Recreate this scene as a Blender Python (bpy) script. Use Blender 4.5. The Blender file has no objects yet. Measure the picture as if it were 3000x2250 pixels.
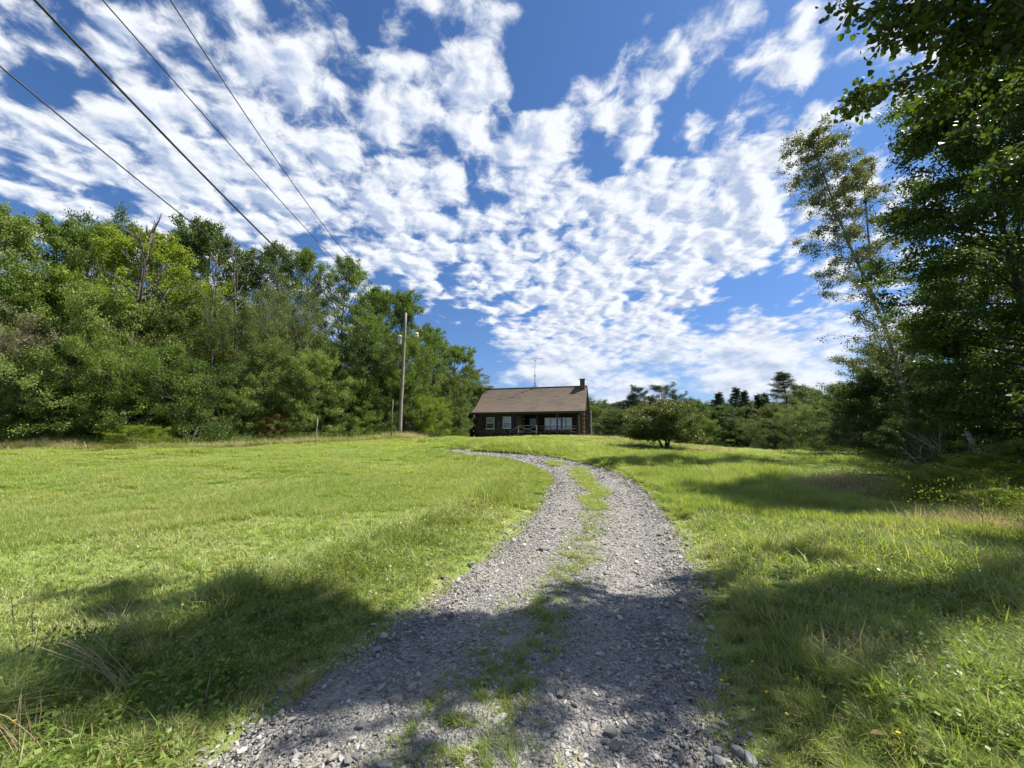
import bpy, math, random
import numpy as np
from mathutils import Vector, Matrix
from mathutils.noise import noise as pnoise

S = bpy.context.scene
COL = S.collection
R = math.radians

# ------------------------------------------------------------------ camera
F_PX, CX, CY = 1150.0, 1500.0, 1125.0          # focal length and centre for a 3000 px wide picture
CAMZ, PITCH = 1.6, R(7.43)
cd = bpy.data.cameras.new('camera')
cam = bpy.data.objects.new('camera', cd)
COL.objects.link(cam)
cd.sensor_width = 36.0
cd.lens = 36.0 * F_PX / 3000.0
cd.clip_start, cd.clip_end = 0.05, 3000
cam.location = (0, 0, CAMZ)
cam.rotation_euler = (R(90) + PITCH, 0, 0)
S.camera = cam
# ------------------------------------------------------------------ sun, sky, exposure
SUN_AZ, SUN_EL = R(77), R(54)                   # azimuth from +Y towards +X
sun_dir = Vector((math.sin(SUN_AZ) * math.cos(SUN_EL), math.cos(SUN_AZ) * math.cos(SUN_EL), math.sin(SUN_EL)))
sl = bpy.data.lights.new('sun', 'SUN')
sl.energy, sl.angle, sl.color = 5.0, R(0.53), (1.0, 0.94, 0.83)
so = bpy.data.objects.new('sun', sl)
COL.objects.link(so)
so.location = (30, 10, 40)
so.rotation_euler = (-sun_dir).to_track_quat('-Z', 'Y').to_euler()
S.view_settings.view_transform = 'Standard'
S.view_settings.look = 'None'
S.view_settings.exposure = 1.12
S.view_settings.gamma = 1.0
S.view_settings.use_curve_mapping = False
S.cycles.max_bounces = 4
S.cycles.diffuse_bounces = 2
S.cycles.glossy_bounces = 2
S.cycles.transmission_bounces = 3
S.cycles.transparent_max_bounces = 4

W = bpy.data.worlds.new('World')
S.world = W
W.use_nodes = True
W.cycles.sampling_method = 'NONE'


class NB:
    """tiny node-expression helper"""
    def __init__(s, nt):
        s.nt = nt

    def n(s, t, **kw):
        nd = s.nt.nodes.new(t)
        for k, v in kw.items():
            setattr(nd, k, v)
        return nd

    def put(s, sock, v):
        if isinstance(v, bpy.types.NodeSocket):
            s.nt.links.new(v, sock)
        elif v is not None:
            sock.default_value = v

    def m(s, op, a, b=None, c=None, clamp=False):
        nd = s.n('ShaderNodeMath', operation=op)
        nd.use_clamp = clamp
        for i, v in enumerate((a, b, c)):
            s.put(nd.inputs[i], v)
        return nd.outputs[0]

    def vm(s, op, a, b=None, c=None):
        nd = s.n('ShaderNodeVectorMath', operation=op)
        s.put(nd.inputs[0], a)
        if b is not None:
            if op == 'SCALE':
                s.put(nd.inputs['Scale'], b)
            else:
                s.put(nd.inputs[1], b)
        if c is not None:
            s.put(nd.inputs[2], c)
        return nd.outputs['Value'] if op in ('DOT_PRODUCT', 'DISTANCE', 'LENGTH') else nd.outputs[0]

    def noise(s, vec, scale, detail=4, rough=0.5, dist=0.0, lac=2.0, color=False, dim='3D'):
        nd = s.n('ShaderNodeTexNoise', noise_dimensions=dim)
        s.put(nd.inputs['Vector'], vec)
        for k, v in (('Scale', scale), ('Detail', detail), ('Roughness', rough), ('Distortion', dist), ('Lacunarity', lac)):
            s.put(nd.inputs[k], v)
        return nd.outputs[1 if color else 0]

    def smooth(s, v, a, b, c=0.0, d=1.0):
        nd = s.n('ShaderNodeMapRange', interpolation_type='SMOOTHSTEP')
        s.put(nd.inputs[0], v)
        for i, x in enumerate((a, b, c, d)):
            s.put(nd.inputs[i + 1], x)
        return nd.outputs[0]

    def mix(s, f, a, b, typ='MIX'):
        nd = s.n('ShaderNodeMix', data_type='RGBA', blend_type=typ)
        s.put(nd.inputs[0], f)
        for i, v in ((6, a), (7, b)):
            if isinstance(v, (tuple, list)) and len(v) == 3:
                v = (*v, 1)
            s.put(nd.inputs[i], v)
        return nd.outputs[2]

    def ramp(s, f, stops):
        nd = s.n('ShaderNodeValToRGB')
        cr = nd.color_ramp
        while len(cr.elements) < len(stops):
            cr.elements.new(0.5)
        for e, (p, c) in zip(cr.elements, stops):
            e.position = p
            e.color = (*c, 1)
        s.put(nd.inputs[0], f)
        return nd.outputs[0]


def pixdir(px, py):
    """direction of a photograph pixel (3000 x 2250), used only to measure the place"""
    x, yc = px - CX, CY - py
    d = Vector((x, F_PX * math.cos(PITCH) - yc * math.sin(PITCH), yc * math.cos(PITCH) + F_PX * math.sin(PITCH)))
    return d


def P(px, py, Y):
    d = pixdir(px, py)
    return Vector((0, 0, CAMZ)) + d * (Y / d.y)


def build_world():
    nt = W.node_tree
    b = NB(nt)
    bg = nt.nodes['Background']
    sky = b.n('ShaderNodeTexSky', sky_type='NISHITA')
    sky.sun_disc = False
    sky.sun_elevation, sky.sun_rotation = SUN_EL, SUN_AZ
    sky.air_density, sky.dust_density, sky.ozone_density = 1.0, 0.4, 3.0
    tc = b.n('ShaderNodeTexCoord').outputs['Generated']
    d = b.vm('NORMALIZE', tc)
    sx = b.n('ShaderNodeSeparateXYZ')
    b.put(sx.inputs[0], d)
    x, y, z = sx.outputs
    zz = b.m('ADD', b.m('MAXIMUM', z, 0.0), 0.16)
    p = b.n('ShaderNodeCombineXYZ')
    b.put(p.inputs[0], b.m('DIVIDE', x, zz))
    b.put(p.inputs[1], b.m('DIVIDE', y, zz))
    p = p.outputs[0]
    # wind-drawn warp
    wn = b.noise(p, 8, 2, 0.5, color=True, dim='2D')
    pw = b.vm('ADD', p, b.vm('SCALE', b.vm('SUBTRACT', wn, (0.5, 0.5, 0.5)), 0.06))
    # coverage: where the sky of the place is open (-) and where it is covered (+)
    blobs = [(960, 40, .11, -.2), (1620, 30, .14, -.30), (1700, 200, .09, -.22), (2130, 60, .17, -.24), (2110, 290, .10, -.26), (1560, 260, .06, -.2), (2420, 200, .10, -.13),
             (1740, 440, .05, -.18), (1960, 560, .03, -.12), (1700, 560, .03, -.12), (1540, 250, .06, -.12), (1110, 300, .07, -.08), (1060, 400, .06, -.06), (2420, 390, .08, -.10), (1960, 380, .06, -.08),
             (80, 660, .14, -.12), (150, 420, .08, -.06), (1290, 1010, .10, -.36), (1180, 900, .06, -.2), (1420, 1050, .06, -.2), (2120, 870, .075, -.35), (2290, 850, .07, -.40), (2050, 930, .04, -.2), (2080, 740, .08, .15), (2250, 650, .08, .12), (2200, 990, .06, .15), (1450, 690, .06, -.13), (950, 750, .07, -.12),
             (1650, 570, .06, -.05), (1300, 830, .05, -.05),
             (1400, 130, .09, .16), (1130, 120, .10, .13), (1830, 230, .12, .20), (2010, 200, .06, .12), (2270, 110, .08, .17), (2210, 300, .11, .15), (2380, 380, .05, .12), (2520, 110, .10, .15),
             (1610, 60, .05, .14), (1580, 350, .10, .15), (1150, 390, .07, .10), (880, 160, .14, .12), (880, 280, .12, .12), (480, 200, .22, .02), (150, 120, .20, .03), (330, 330, .05, -.10), (560, 90, .05, -.12), (80, 260, .05, -.10), (700, 330, .05, -.10), (600, 520, .18, .15), (260, 540, .14, .10), (60, 350, .14, .10),
             (1750, 600, .26, .20), (1250, 560, .22, .17), (2150, 560, .20, .18), (1850, 780, .20, .18), (1250, 740, .14, .12), (1600, 930, .15, .16), (2050, 1080, .20, .22), (1620, 1120, .14, .20), (2350, 1050, .14, .22), (1000, 620, .18, .12), (700, 700, .2, .08)]
    cov = 0.012
    for px, py, r, a in blobs:
        v = pixdir(px, py).normalized()
        dist = b.vm('DISTANCE', d, tuple(v))
        cov = b.m('ADD', cov, b.smooth(dist, 0.0, r * 1.7, a * 0.66, 0.0))
    s2 = Vector((sun_dir.x, sun_dir.y, 0)).normalized()

    def field(pp, det):
        f = b.noise(pp, 6.2, det, 0.60, dim='2D')
        vo = b.n('ShaderNodeTexVoronoi', voronoi_dimensions='2D', feature='SMOOTH_F1')
        b.put(vo.inputs['Vector'], pp)
        vo.inputs['Scale'].default_value = 10.0
        vo.inputs['Smoothness'].default_value = 0.5
        return b.m('ADD', f, b.m('MULTIPLY', b.m('SUBTRACT', 0.42, vo.outputs['Distance']), 0.30))
    n0 = field(pw, 9)
    n1 = field(b.vm('ADD', pw, tuple(s2 * 0.026 + Vector((0, -.020, 0)))), 5)
    # towards the horizon the clouds are seen from the side: heaps instead of a ceiling
    dl = b.vm('MULTIPLY', d, (1.0, 1.0, 2.1))
    l0 = b.m('ADD', b.noise(dl, 8.5, 7, 0.56), -.02)
    l1 = b.m('ADD', b.noise(b.vm('ADD', dl, (0.012, 0.0, 0.030)), 8.5, 4, 0.56), -.02)
    fl = b.smooth(z, 0.10, 0.34, 1.0, 0.0)

    def lerp(a, c):
        return b.m('ADD', b.m('MULTIPLY', a, b.m('SUBTRACT', 1.0, fl)), b.m('MULTIPLY', c, fl))
    n0, n1 = lerp(n0, l0), lerp(n1, l1)
    t = b.m('ADD', n0, cov)
    alpha = b.smooth(t, 0.465, 0.70)
    thick = b.smooth(t, 0.55, 0.85)
    lit = b.m('MULTIPLY', b.m('SUBTRACT', n0, n1), 5.0)
    bright = b.m('ADD', b.m('SUBTRACT', 0.74, b.m('MULTIPLY', thick, 0.22)), lit)
    bright = b.m('MINIMUM', b.m('MAXIMUM', bright, 0.0), 1.1)
    ccol = b.mix(bright, (3.3, 4.0, 5.5), (6.75, 7.0, 7.35))
    low = b.smooth(z, 0.0, 0.30)
    ccol = b.mix(b.m('MULTIPLY', b.m('SUBTRACT', 1.0, low), 0.30), ccol, (5.0, 5.6, 6.7))
    hz = b.smooth(z, 0.02, 0.55)
    skyc = b.mix(1.0, sky.outputs[0], b.mix(hz, (0.54, 0.66, 0.90), (0.52, 0.74, 0.99)), 'MULTIPLY')
    col = b.mix(b.m('MULTIPLY', alpha, 0.98), skyc, ccol)
    b.put(bg.inputs[0], col)
    bg.inputs[1].default_value = 0.066


build_world()

# ------------------------------------------------------------------ helpers
rng = np.random.default_rng(7)
random.seed(7)


def tag(o, label=None, cat=None, group=None, kind=None):
    for k, v in (('label', label), ('category', cat), ('group', group), ('kind', kind)):
        if v:
            o[k] = v
    return o


def link(o, parent=None):
    COL.objects.link(o)
    if parent is not None:
        o.parent = parent
    return o


def empty(name, loc=(0, 0, 0), rz=0.0):
    o = bpy.data.objects.new(name, None)
    o.empty_display_size = 0.2
    COL.objects.link(o)
    o.location = loc
    o.rotation_euler = (0, 0, rz)
    return o


def np_mesh(name, verts, faces_list, mats, attrs=None, matidx=None, smooth=False):
    """faces_list: list of int arrays (m, k)"""
    me = bpy.data.meshes.new(name)
    verts = np.asarray(verts, dtype=np.float32)
    me.vertices.add(len(verts))
    me.vertices.foreach_set('co', verts.ravel())
    loops = np.concatenate([np.asarray(f, dtype=np.int32).ravel() for f in faces_list])
    tot = np.concatenate([np.full(len(f), np.asarray(f).shape[1], dtype=np.int32) for f in faces_list])
    start = np.zeros(len(tot), dtype=np.int32)
    start[1:] = np.cumsum(tot)[:-1]
    me.loops.add(len(loops))
    me.loops.foreach_set('vertex_index', loops)
    me.polygons.add(len(tot))
    me.polygons.foreach_set('loop_start', start)
    me.polygons.foreach_set('loop_total', tot)
    if matidx is not None:
        me.polygons.foreach_set('material_index', np.asarray(matidx, dtype=np.int32))
    if smooth:
        me.polygons.foreach_set('use_smooth', np.ones(len(tot), dtype=bool))
    for k, v in (attrs or {}).items():
        a = me.attributes.new(k, 'FLOAT', 'POINT')
        a.data.foreach_set('value', np.asarray(v, dtype=np.float32))
    for m_ in (mats if isinstance(mats, (list, tuple)) else [mats]):
        me.materials.append(m_)
    me.update()
    me.validate()
    return me


class MB:
    """collects boxes, tubes and quads; build() links them as ONE mesh object"""
    def __init__(s):
        s.v, s.f = [], []

    def quad(s, *pts):
        i = len(s.v)
        s.v += [tuple(p) for p in pts]
        s.f.append(tuple(range(i, i + len(pts))))
        return s

    def box(s, x0, x1, y0, y1, z0, z1):
        i = len(s.v)
        s.v += [(x, y, z) for z in (z0, z1) for y in (y0, y1) for x in (x0, x1)]
        for q in ((0, 2, 3, 1), (4, 5, 7, 6), (0, 1, 5, 4), (2, 6, 7, 3), (0, 4, 6, 2), (1, 3, 7, 5)):
            s.f.append(tuple(i + k for k in q))
        return s

    def beam(s, a, b, w, h):
        a, b = Vector(a), Vector(b)
        d = (b - a).normalized()
        u = d.cross(Vector((0, 0, 1)))
        u = u.normalized() if u.length > 1e-4 else Vector((1, 0, 0))
        n = u.cross(d)
        i = len(s.v)
        for c in (a, b):
            for p, q in ((-1, -1), (1, -1), (1, 1), (-1, 1)):
                s.v.append(tuple(c + u * p * w / 2 + n * q * h / 2))
        for q in ((3, 2, 1, 0), (4, 5, 6, 7), (0, 1, 5, 4), (1, 2, 6, 5), (2, 3, 7, 6), (3, 0, 4, 7)):
            s.f.append(tuple(i + k for k in q))
        return s

    def tube(s, pts, rad, n=6, cap=True):
        pts = [Vector(p) for p in pts]
        if not isinstance(rad, (list, tuple)):
            rad = [rad] * len(pts)
        i0 = len(s.v)
        ref = Vector((0.3, 0.1, 0.95))
        for k, p in enumerate(pts):
            d = (pts[min(k + 1, len(pts) - 1)] - pts[max(k - 1, 0)]).normalized()
            u = d.cross(ref)
            if u.length < 0.05:
                u = d.cross(Vector((1, 0, 0)))
            u.normalize()
            w = d.cross(u)
            for j in range(n):
                a = 2 * math.pi * j / n
                s.v.append(tuple(p + (u * math.cos(a) + w * math.sin(a)) * rad[k]))
        for k in range(len(pts) - 1):
            for j in range(n):
                a, b_ = i0 + k * n + j, i0 + k * n + (j + 1) % n
                s.f.append((a, b_, b_ + n, a + n))
        if cap:
            s.f.append(tuple(i0 + j for j in reversed(range(n))))
            s.f.append(tuple(i0 + (len(pts) - 1) * n + j for j in range(n)))
        return s

    def lathe(s, prof, c=(0, 0, 0), n=16, axis=None):
        """prof: (r, z) pairs; solid of revolution about z at c"""
        i0 = len(s.v)
        for r, z in prof:
            for j in range(n):
                a = 2 * math.pi * j / n
                s.v.append((c[0] + r * math.cos(a), c[1] + r * math.sin(a), c[2] + z))
        for k in range(len(prof) - 1):
            for j in range(n):
                a, b_ = i0 + k * n + j, i0 + k * n + (j + 1) % n
                s.f.append((a, b_, b_ + n, a + n))
        s.f.append(tuple(i0 + j for j in reversed(range(n))))
        s.f.append(tuple(i0 + (len(prof) - 1) * n + j for j in range(n)))
        return s

    def mesh(s, name, mat, smooth=False):
        me = bpy.data.meshes.new(name)
        me.from_pydata(s.v, [], s.f)
        me.materials.append(mat)
        if smooth:
            me.polygons.foreach_set('use_smooth', np.ones(len(me.polygons), dtype=bool))
        me.update()
        return me

    def build(s, name, mat, parent=None, smooth=False, bevel=0.0):
        o = link(bpy.data.objects.new(name, s.mesh(name, mat, smooth)), parent)
        if bevel:
            m_ = o.modifiers.new('bevel', 'BEVEL')
            m_.width = bevel
            m_.segments = 2
            m_.limit_method = 'ANGLE'
        return o


def copy_tree(o, parent=None):
    c = o.copy()
    COL.objects.link(c)
    if parent is not None:
        c.parent = parent
    for ch in list(o.children):
        copy_tree(ch, c)
    return c


# ------------------------------------------------------------------ materials
def newmat(name):
    m_ = bpy.data.materials.new(name)
    m_.use_nodes = True
    nt = m_.node_tree
    nt.nodes.clear()
    b = NB(nt)
    out = b.n('ShaderNodeOutputMaterial')
    return m_, b, out


def pbr(name, c1, c2=None, scale=8.0, rough=0.8, bump=0.0, bscale=None, metal=0.0, spec=0.3, stretch=(1, 1, 1), c3=None, s3=1.2, coord='Object'):
    m_, b, out = newmat(name)
    pr = b.n('ShaderNodeBsdfPrincipled')
    tc = b.n('ShaderNodeTexCoord').outputs[coord]
    v = b.vm('MULTIPLY', tc, stretch)
    col = (*c1, 1)
    nz = b.noise(v, scale, 6, 0.6)
    if c2:
        col = b.mix(b.smooth(nz, 0.32, 0.68), c1, c2)
    if c3:
        col = b.mix(b.smooth(b.noise(tc, s3, 4, 0.6), 0.50, 0.70), col, c3)
    b.put(pr.inputs['Base Color'], col)
    pr.inputs['Roughness'].default_value = rough
    pr.inputs['Metallic'].default_value = metal
    pr.inputs['Specular IOR Level'].default_value = spec
    if bump:
        bp = b.n('ShaderNodeBump')
        bp.inputs['Strength'].default_value = 0.7
        bp.inputs['Distance'].default_value = bump
        b.put(bp.inputs['Height'], b.noise(v, bscale or scale * 2, 6, 0.6))
        b.put(pr.inputs['Normal'], bp.outputs[0])
    b.put(out.inputs[0], pr.outputs[0])
    return m_


def foliage(name, c1, c2, trans=0.4, rough=0.5, spec=0.25, tint=None, patch=None, instance=False, straw=None, tcol=(1.25, 1.3, 0.55)):
    """leaf / blade: colour differs leaf by leaf, light shines through"""
    m_, b, out = newmat(name)
    at = b.n('ShaderNodeAttribute', attribute_name='rnd').outputs['Fac']
    f = at
    col = b.mix(f, c1, c2)
    if instance:
        oi = b.n('ShaderNodeObjectInfo').outputs['Random']
        col = b.mix(b.m('MULTIPLY', oi, 0.55), col, tint or c2)
    if patch:
        pos = b.n('ShaderNodeNewGeometry').outputs['Position']
        for sc_, lo, hi, pc, amt in patch:
            nn = b.smooth(b.noise(pos, sc_, 4, 0.6), lo, hi)
            col = b.mix(b.m('MULTIPLY', nn, amt), col, pc)
    if straw:
        col = b.mix(b.m('GREATER_THAN', at, .925), col, straw)
    df = b.n('ShaderNodeBsdfPrincipled')
    b.put(df.inputs['Base Color'], col)
    df.inputs['Roughness'].default_value = rough
    df.inputs['Specular IOR Level'].default_value = spec
    tr = b.n('ShaderNodeBsdfTranslucent')
    b.put(tr.inputs[0], b.mix(1.0, col, tcol, 'MULTIPLY'))
    mx = b.n('ShaderNodeMixShader')
    mx.inputs[0].default_value = trans
    b.put(mx.inputs[1], df.outputs[0])
    b.put(mx.inputs[2], tr.outputs[0])
    b.put(out.inputs[0], mx.outputs[0])
    return m_


M = {}
M['bark'] = pbr('bark', (.10, .085, .07), (.19, .17, .145), 14, .9, .02, stretch=(1, 1, .3))
M['bark_dark'] = pbr('bark_dark', (.035, .03, .026), (.085, .075, .065), 14, .9, .02, stretch=(1, 1, .3))
M['bark_pale'] = pbr('bark_pale', (.50, .48, .44), (.20, .18, .16), 5, .8, .01, stretch=(1, 1, 2.5), c3=(.07, .06, .055), s3=3.5)
M['dead_wood'] = pbr('dead_wood', (.22, .20, .18), (.34, .32, .30), 12, .9, .01, stretch=(1, 1, .3))
M['pole_wood'] = pbr('pole_wood', (.27, .25, .22), (.16, .146, .13), 9, .85, .006, stretch=(6, 6, .25), c3=(.16, .14, .12), s3=1.5)
M['log'] = pbr('log', (.026, .020, .017), (.15, .112, .078), 3, .7, .01, stretch=(1.0, 3, 6), c3=(.010, .010, .013), s3=0.9)
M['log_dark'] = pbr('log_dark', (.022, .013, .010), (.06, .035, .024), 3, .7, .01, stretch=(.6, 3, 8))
M['log_end'] = pbr('log_end', (.17, .11, .075), (.085, .052, .036), 9, .8, .006)
M['roof'] = pbr('roof', (.145, .112, .084), (.102, .082, .065), 2.2, .9, .004, bscale=60, stretch=(.6, 2.4, 1), c3=(.085, .073, .066), s3=.55)
M['roof_trim'] = pbr('roof_trim', (.04, .032, .028), (.07, .055, .045), 6, .7)
M['white_paint'] = pbr('white_paint', (.62, .62, .60), (.52, .52, .50), 6, .5)
M['grey_frame'] = pbr('grey_frame', (.38, .39, .40), (.30, .31, .32), 6, .5)
M['shutter'] = pbr('shutter', (.012, .016, .035), (.022, .028, .05), 10, .6)
M['blind'] = pbr('blind', (.42, .46, .42), (.34, .38, .35), 8, .7)
M['curtain'] = pbr('curtain', (.36, .46, .64), (.22, .29, .42), 4, .8, stretch=(9, 1, .3))
M['dark_room'] = pbr('dark_room', (.012, .012, .014), (.03, .03, .035), 3, .9)
M['deck_wood'] = pbr('deck_wood', (.13, .095, .075), (.075, .055, .045), 8, .8, .003, stretch=(1, 1, 4))
M['rail_grey'] = pbr('rail_grey', (.26, .235, .22), (.17, .15, .14), 10, .8, .003)
M['concrete'] = pbr('concrete', (.26, .27, .27), (.18, .19, .20), 5, .9, .006)
M['brick'] = pbr('chimney_stone', (.10, .085, .075), (.055, .048, .045), 7, .9, .03, c3=(.15, .13, .115), s3=4)
M['chimney_cap'] = pbr('chimney_cap', (.11, .10, .085), (.075, .068, .055), 9, .9, .02)
M['metal'] = pbr('metal', (.42, .43, .44), (.32, .33, .34), 6, .45, metal=.7)
M['dark_metal'] = pbr('dark_metal', (.07, .07, .075), (.11, .11, .11), 6, .5, metal=.4)
M['can'] = pbr('can', (.42, .44, .45), (.33, .35, .36), 4, .4, metal=.2)
M['cable'] = pbr('cable', (.018, .018, .02), (.03, .03, .035), 5, .6)
M['lamp_glass'] = pbr('lamp_glass', (.62, .48, .34), (.75, .62, .48), 5, .3, spec=.6)
M['ceramic'] = pbr('ceramic', (.24, .13, .09), (.32, .2, .15), 5, .3)


def glassmat():
    m_, b, out = newmat('window_glass')
    gl = b.n('ShaderNodeBsdfGlossy')
    gl.inputs['Roughness'].default_value = 0.03
    gl.inputs['Color'].default_value = (.8, .87, .95, 1)
    tr = b.n('ShaderNodeBsdfTransparent')
    mx = b.n('ShaderNodeMixShader')
    fr = b.n('ShaderNodeFresnel')
    fr.inputs[0].default_value = 1.5
    b.put(mx.inputs[0], b.m('ADD', fr.outputs[0], 0.10))
    b.put(mx.inputs[1], tr.outputs[0])
    b.put(mx.inputs[2], gl.outputs[0])
    b.put(out.inputs[0], mx.outputs[0])
    return m_


M['glass'] = glassmat()

# ------------------------------------------------------------------ terrain
CTRL = np.array([
    (0, 0, 0), (0, 3, 0), (0, 6, 0), (1.9, 9, .02), (2.5, 12, .16), (2.5, 14, .30), (1.5, 17, .5), (-1.2, 19.3, .66), (-3.5, 22, .84), (-5, 27, 1.05), (-5, 34, 1.25),
    (-2.5, 3.5, .02), (-6, 6, .08), (-3, 10, .18), (-3.5, 17.5, .56), (-7, 20, .86), (-10, 10, .32), (-6, 15, .52), (-12, 16, .72), (-20, 16, .85), (-28, 22, 1.05), (-18, 24, 1.12), (-9, 30, 1.32), (-14, 29, 1.25),
    (-4, 41, 1.02), (1, 39.5, 1.28), (6.5, 38, 1.55), (1, 35, 1.36), (4, 30, 1.08), (5.5, 33, 1.3), (9, 34, 1.25), (0, 25, .95), (4, 20, .62), (3, 42, 1.3), (9, 42, 1.2), (0, 50, 1.2), (14, 42, .7),
    (4, 4, .03), (8, 6, .08), (6, 12, .05), (7, 16, .28), (12, 12, .05), (13, 18, .2), (18, 20, .25), (13, 30, .52), (11, 24, .5), (20, 30, .3), (25, 40, -.1), (15, 50, .1), (30, 60, -.45), (10, 60, 0),
    (50, 60, -.5), (0, -20, 0), (-30, -10, .2), (30, -10, 0), (60, 20, 0), (-60, 40, 1.5), (-60, 0, .8), (0, 90, .5), (-60, 100, 1.), (60, 120, -.5), (0, 150, 0), (15, 4, .15), (-20, 4, .35)], dtype=float)


def tps_fit(c, lam=0.3):
    n = len(c)
    d = np.linalg.norm(c[:, None, :2] - c[None, :, :2], axis=2)
    K = d * 1.0
    K = -K + np.eye(n) * lam * -1 * 0 - 0
    A = np.zeros((n + 3, n + 3))
    A[:n, :n] = np.sqrt(d ** 2 + 9.0) * -1 + np.eye(n) * lam
    A[:n, n] = 1
    A[:n, n + 1:] = c[:, :2]
    A[n:, :n] = A[:n, n:].T
    return np.linalg.solve(A, np.concatenate([c[:, 2], [0, 0, 0]]))


TW = tps_fit(CTRL)


def vnoise(x, y, s, seed=0):
    """value noise, vectorised"""
    x, y = np.asarray(x, float) * s + seed * 17.3, np.asarray(y, float) * s - seed * 9.1
    xi, yi = np.floor(x).astype(np.int64), np.floor(y).astype(np.int64)
    fx, fy = x - xi, y - yi
    fx, fy = fx * fx * (3 - 2 * fx), fy * fy * (3 - 2 * fy)

    def h(a, b_):
        n = (a * 374761393 + b_ * 668265263 + seed * 1274126177) & 0x7fffffff
        n = ((n ^ (n >> 13)) * 1274126177) & 0x7fffffff
        return ((n ^ (n >> 16)) & 0xffff) / 65535.0
    return (h(xi, yi) * (1 - fx) + h(xi + 1, yi) * fx) * (1 - fy) + (h(xi, yi + 1) * (1 - fx) + h(xi + 1, yi + 1) * fx) * fy


def macro(x, y):
    x, y = np.asarray(x, float), np.asarray(y, float)
    out = np.full(x.shape, TW[len(CTRL)]) + TW[-2] * x + TW[-1] * y
    for i, (cx, cy, _) in enumerate(CTRL):
        out = out - TW[i] * np.sqrt((x - cx) ** 2 + (y - cy) ** 2 + 9.0)
    far = np.clip((np.hypot(x, y - 30) - 110) / 60, 0, 1)
    return out * (1 - far)


# road centre line
RC = np.array([(-1.4, -14), (-1.1, -6), (-.75, -1), (-.35, 1.2), (-.19, 2.13), (-.06, 2.67), (.16, 3.21), (.45, 4.05), (1.0, 5.52), (1.42, 6.8), (1.93, 8.84), (2.38, 11.1), (2.52, 12.4), (2.45, 14.2),
               (2.05, 15.8), (1.3, 17.2), (.2, 18.4), (-1.2, 19.4), (-2.4, 20.3), (-3.1, 21.4)], float)


def catmull(p, k=12):
    out = []
    for i in range(len(p) - 1):
        p0, p1, p2, p3 = p[max(i - 1, 0)], p[i], p[i + 1], p[min(i + 2, len(p) - 1)]
        for j in range(k):
            t = j / k
            out.append(.5 * ((2 * p1) + (-p0 + p2) * t + (2 * p0 - 5 * p1 + 4 * p2 - p3) * t * t + (-p0 + 3 * p1 - 3 * p2 + p3) * t ** 3))
    out.append(p[-1])
    return np.array(out)


RCL = catmull(RC)
_t = np.gradient(RCL, axis=0)
_t /= np.linalg.norm(_t, axis=1)[:, None]
RTN = np.stack([_t[:, 1], -_t[:, 0]], 1)      # to the right of travel


def road_uv(x, y):
    """signed offset from the centre line (+ = right), and index along"""
    x, y = np.atleast_1d(np.asarray(x, float)), np.atleast_1d(np.asarray(y, float))
    off, idx = np.empty(len(x)), np.empty(len(x), int)
    for a in range(0, len(x), 20000):
        q = np.stack([x[a:a + 20000], y[a:a + 20000]], 1)
        d = ((q[:, None, :] - RCL[None]) ** 2).sum(2)
        i = d.argmin(1)
        v = q - RCL[i]
        sg = np.sign((v * RTN[i]).sum(1))
        off[a:a + 20000] = np.sqrt(d[np.arange(len(i)), i]) * sg
        idx[a:a + 20000] = i
    return off, idx


def halfw(x, y):
    return (1.38 - np.clip((18.6 - 0 - np.asarray(x) * 0 - np.asarray(y)) * -1, 0, 3) * .12) + .12 * (vnoise(x, y, 1.3, 3) - .5) + .22 * (vnoise(x, y, .45, 4) - .5) + np.clip((np.asarray(y) - 8) * .03, 0, .12)


def terrain(x, y, off=None):
    x, y = np.atleast_1d(np.asarray(x, float)), np.atleast_1d(np.asarray(y, float))
    z = macro(x, y)
    if off is None:
        off, _ = road_uv(x, y)
    ao = np.abs(off)
    k = np.clip((ao - 1.5) / 1.2, 0, 1)
    z = z + k * ((vnoise(x, y, .7, 1) - .5) * .10 + (vnoise(x, y, .22, 2) - .5) * .16)
    # verge banks on both sides of the drive
    z = z + .07 * np.exp(-((ao - 2.3) / .6) ** 2) * np.clip(1.2 - y / 30, 0, 1)
    # the drive itself is a shallow trough
    z = z - .05 * np.clip(1 - ao / 1.55, 0, 1) ** .5
    # ruts and crown
    prof = .045 * np.exp(-(off / .34) ** 2) - .02 * np.exp(-((ao - .78) / .32) ** 2)
    z = z + prof
    return z


def tz(x, y):
    return float(terrain([x], [y])[0])


def ground(px, py):
    d = pixdir(px, py)
    d = d / d.y
    t = 1.0
    prev = t
    while t < 140:
        p = Vector((0, 0, CAMZ)) + d * t
        if p.z < tz(p.x, p.y):
            lo, hi = prev, t
            for _ in range(12):
                mid = (lo + hi) / 2
                q = Vector((0, 0, CAMZ)) + d * mid
                if q.z < tz(q.x, q.y):
                    hi = mid
                else:
                    lo = mid
            q = Vector((0, 0, CAMZ)) + d * hi
            return Vector((q.x, q.y, tz(q.x, q.y)))
        prev = t
        t += max(.15, t * .02)
    p = Vector((0, 0, CAMZ)) + d * 60
    return Vector((p.x, p.y, tz(p.x, p.y)))


def axis(a, b_, fine0, fine1, step, grow):
    out = list(np.arange(fine0, fine1 + 1e-6, step))
    s_, v = step, fine1
    while v < b_:
        s_ *= grow
        v += s_
        out.append(v)
    s_, v = step, fine0
    while v > a:
        s_ *= grow
        v -= s_
        out.insert(0, v)
    return np.array(out)


GRASS_PATCH = [(.35, .44, .66, (.20, .31, .06), .5), (.9, .52, .72, (.42, .41, .19), .55), (.16, .50, .66, (.27, .34, .11), .5), (3.0, .55, .75, (.32, .30, .14), .35)]


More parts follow.
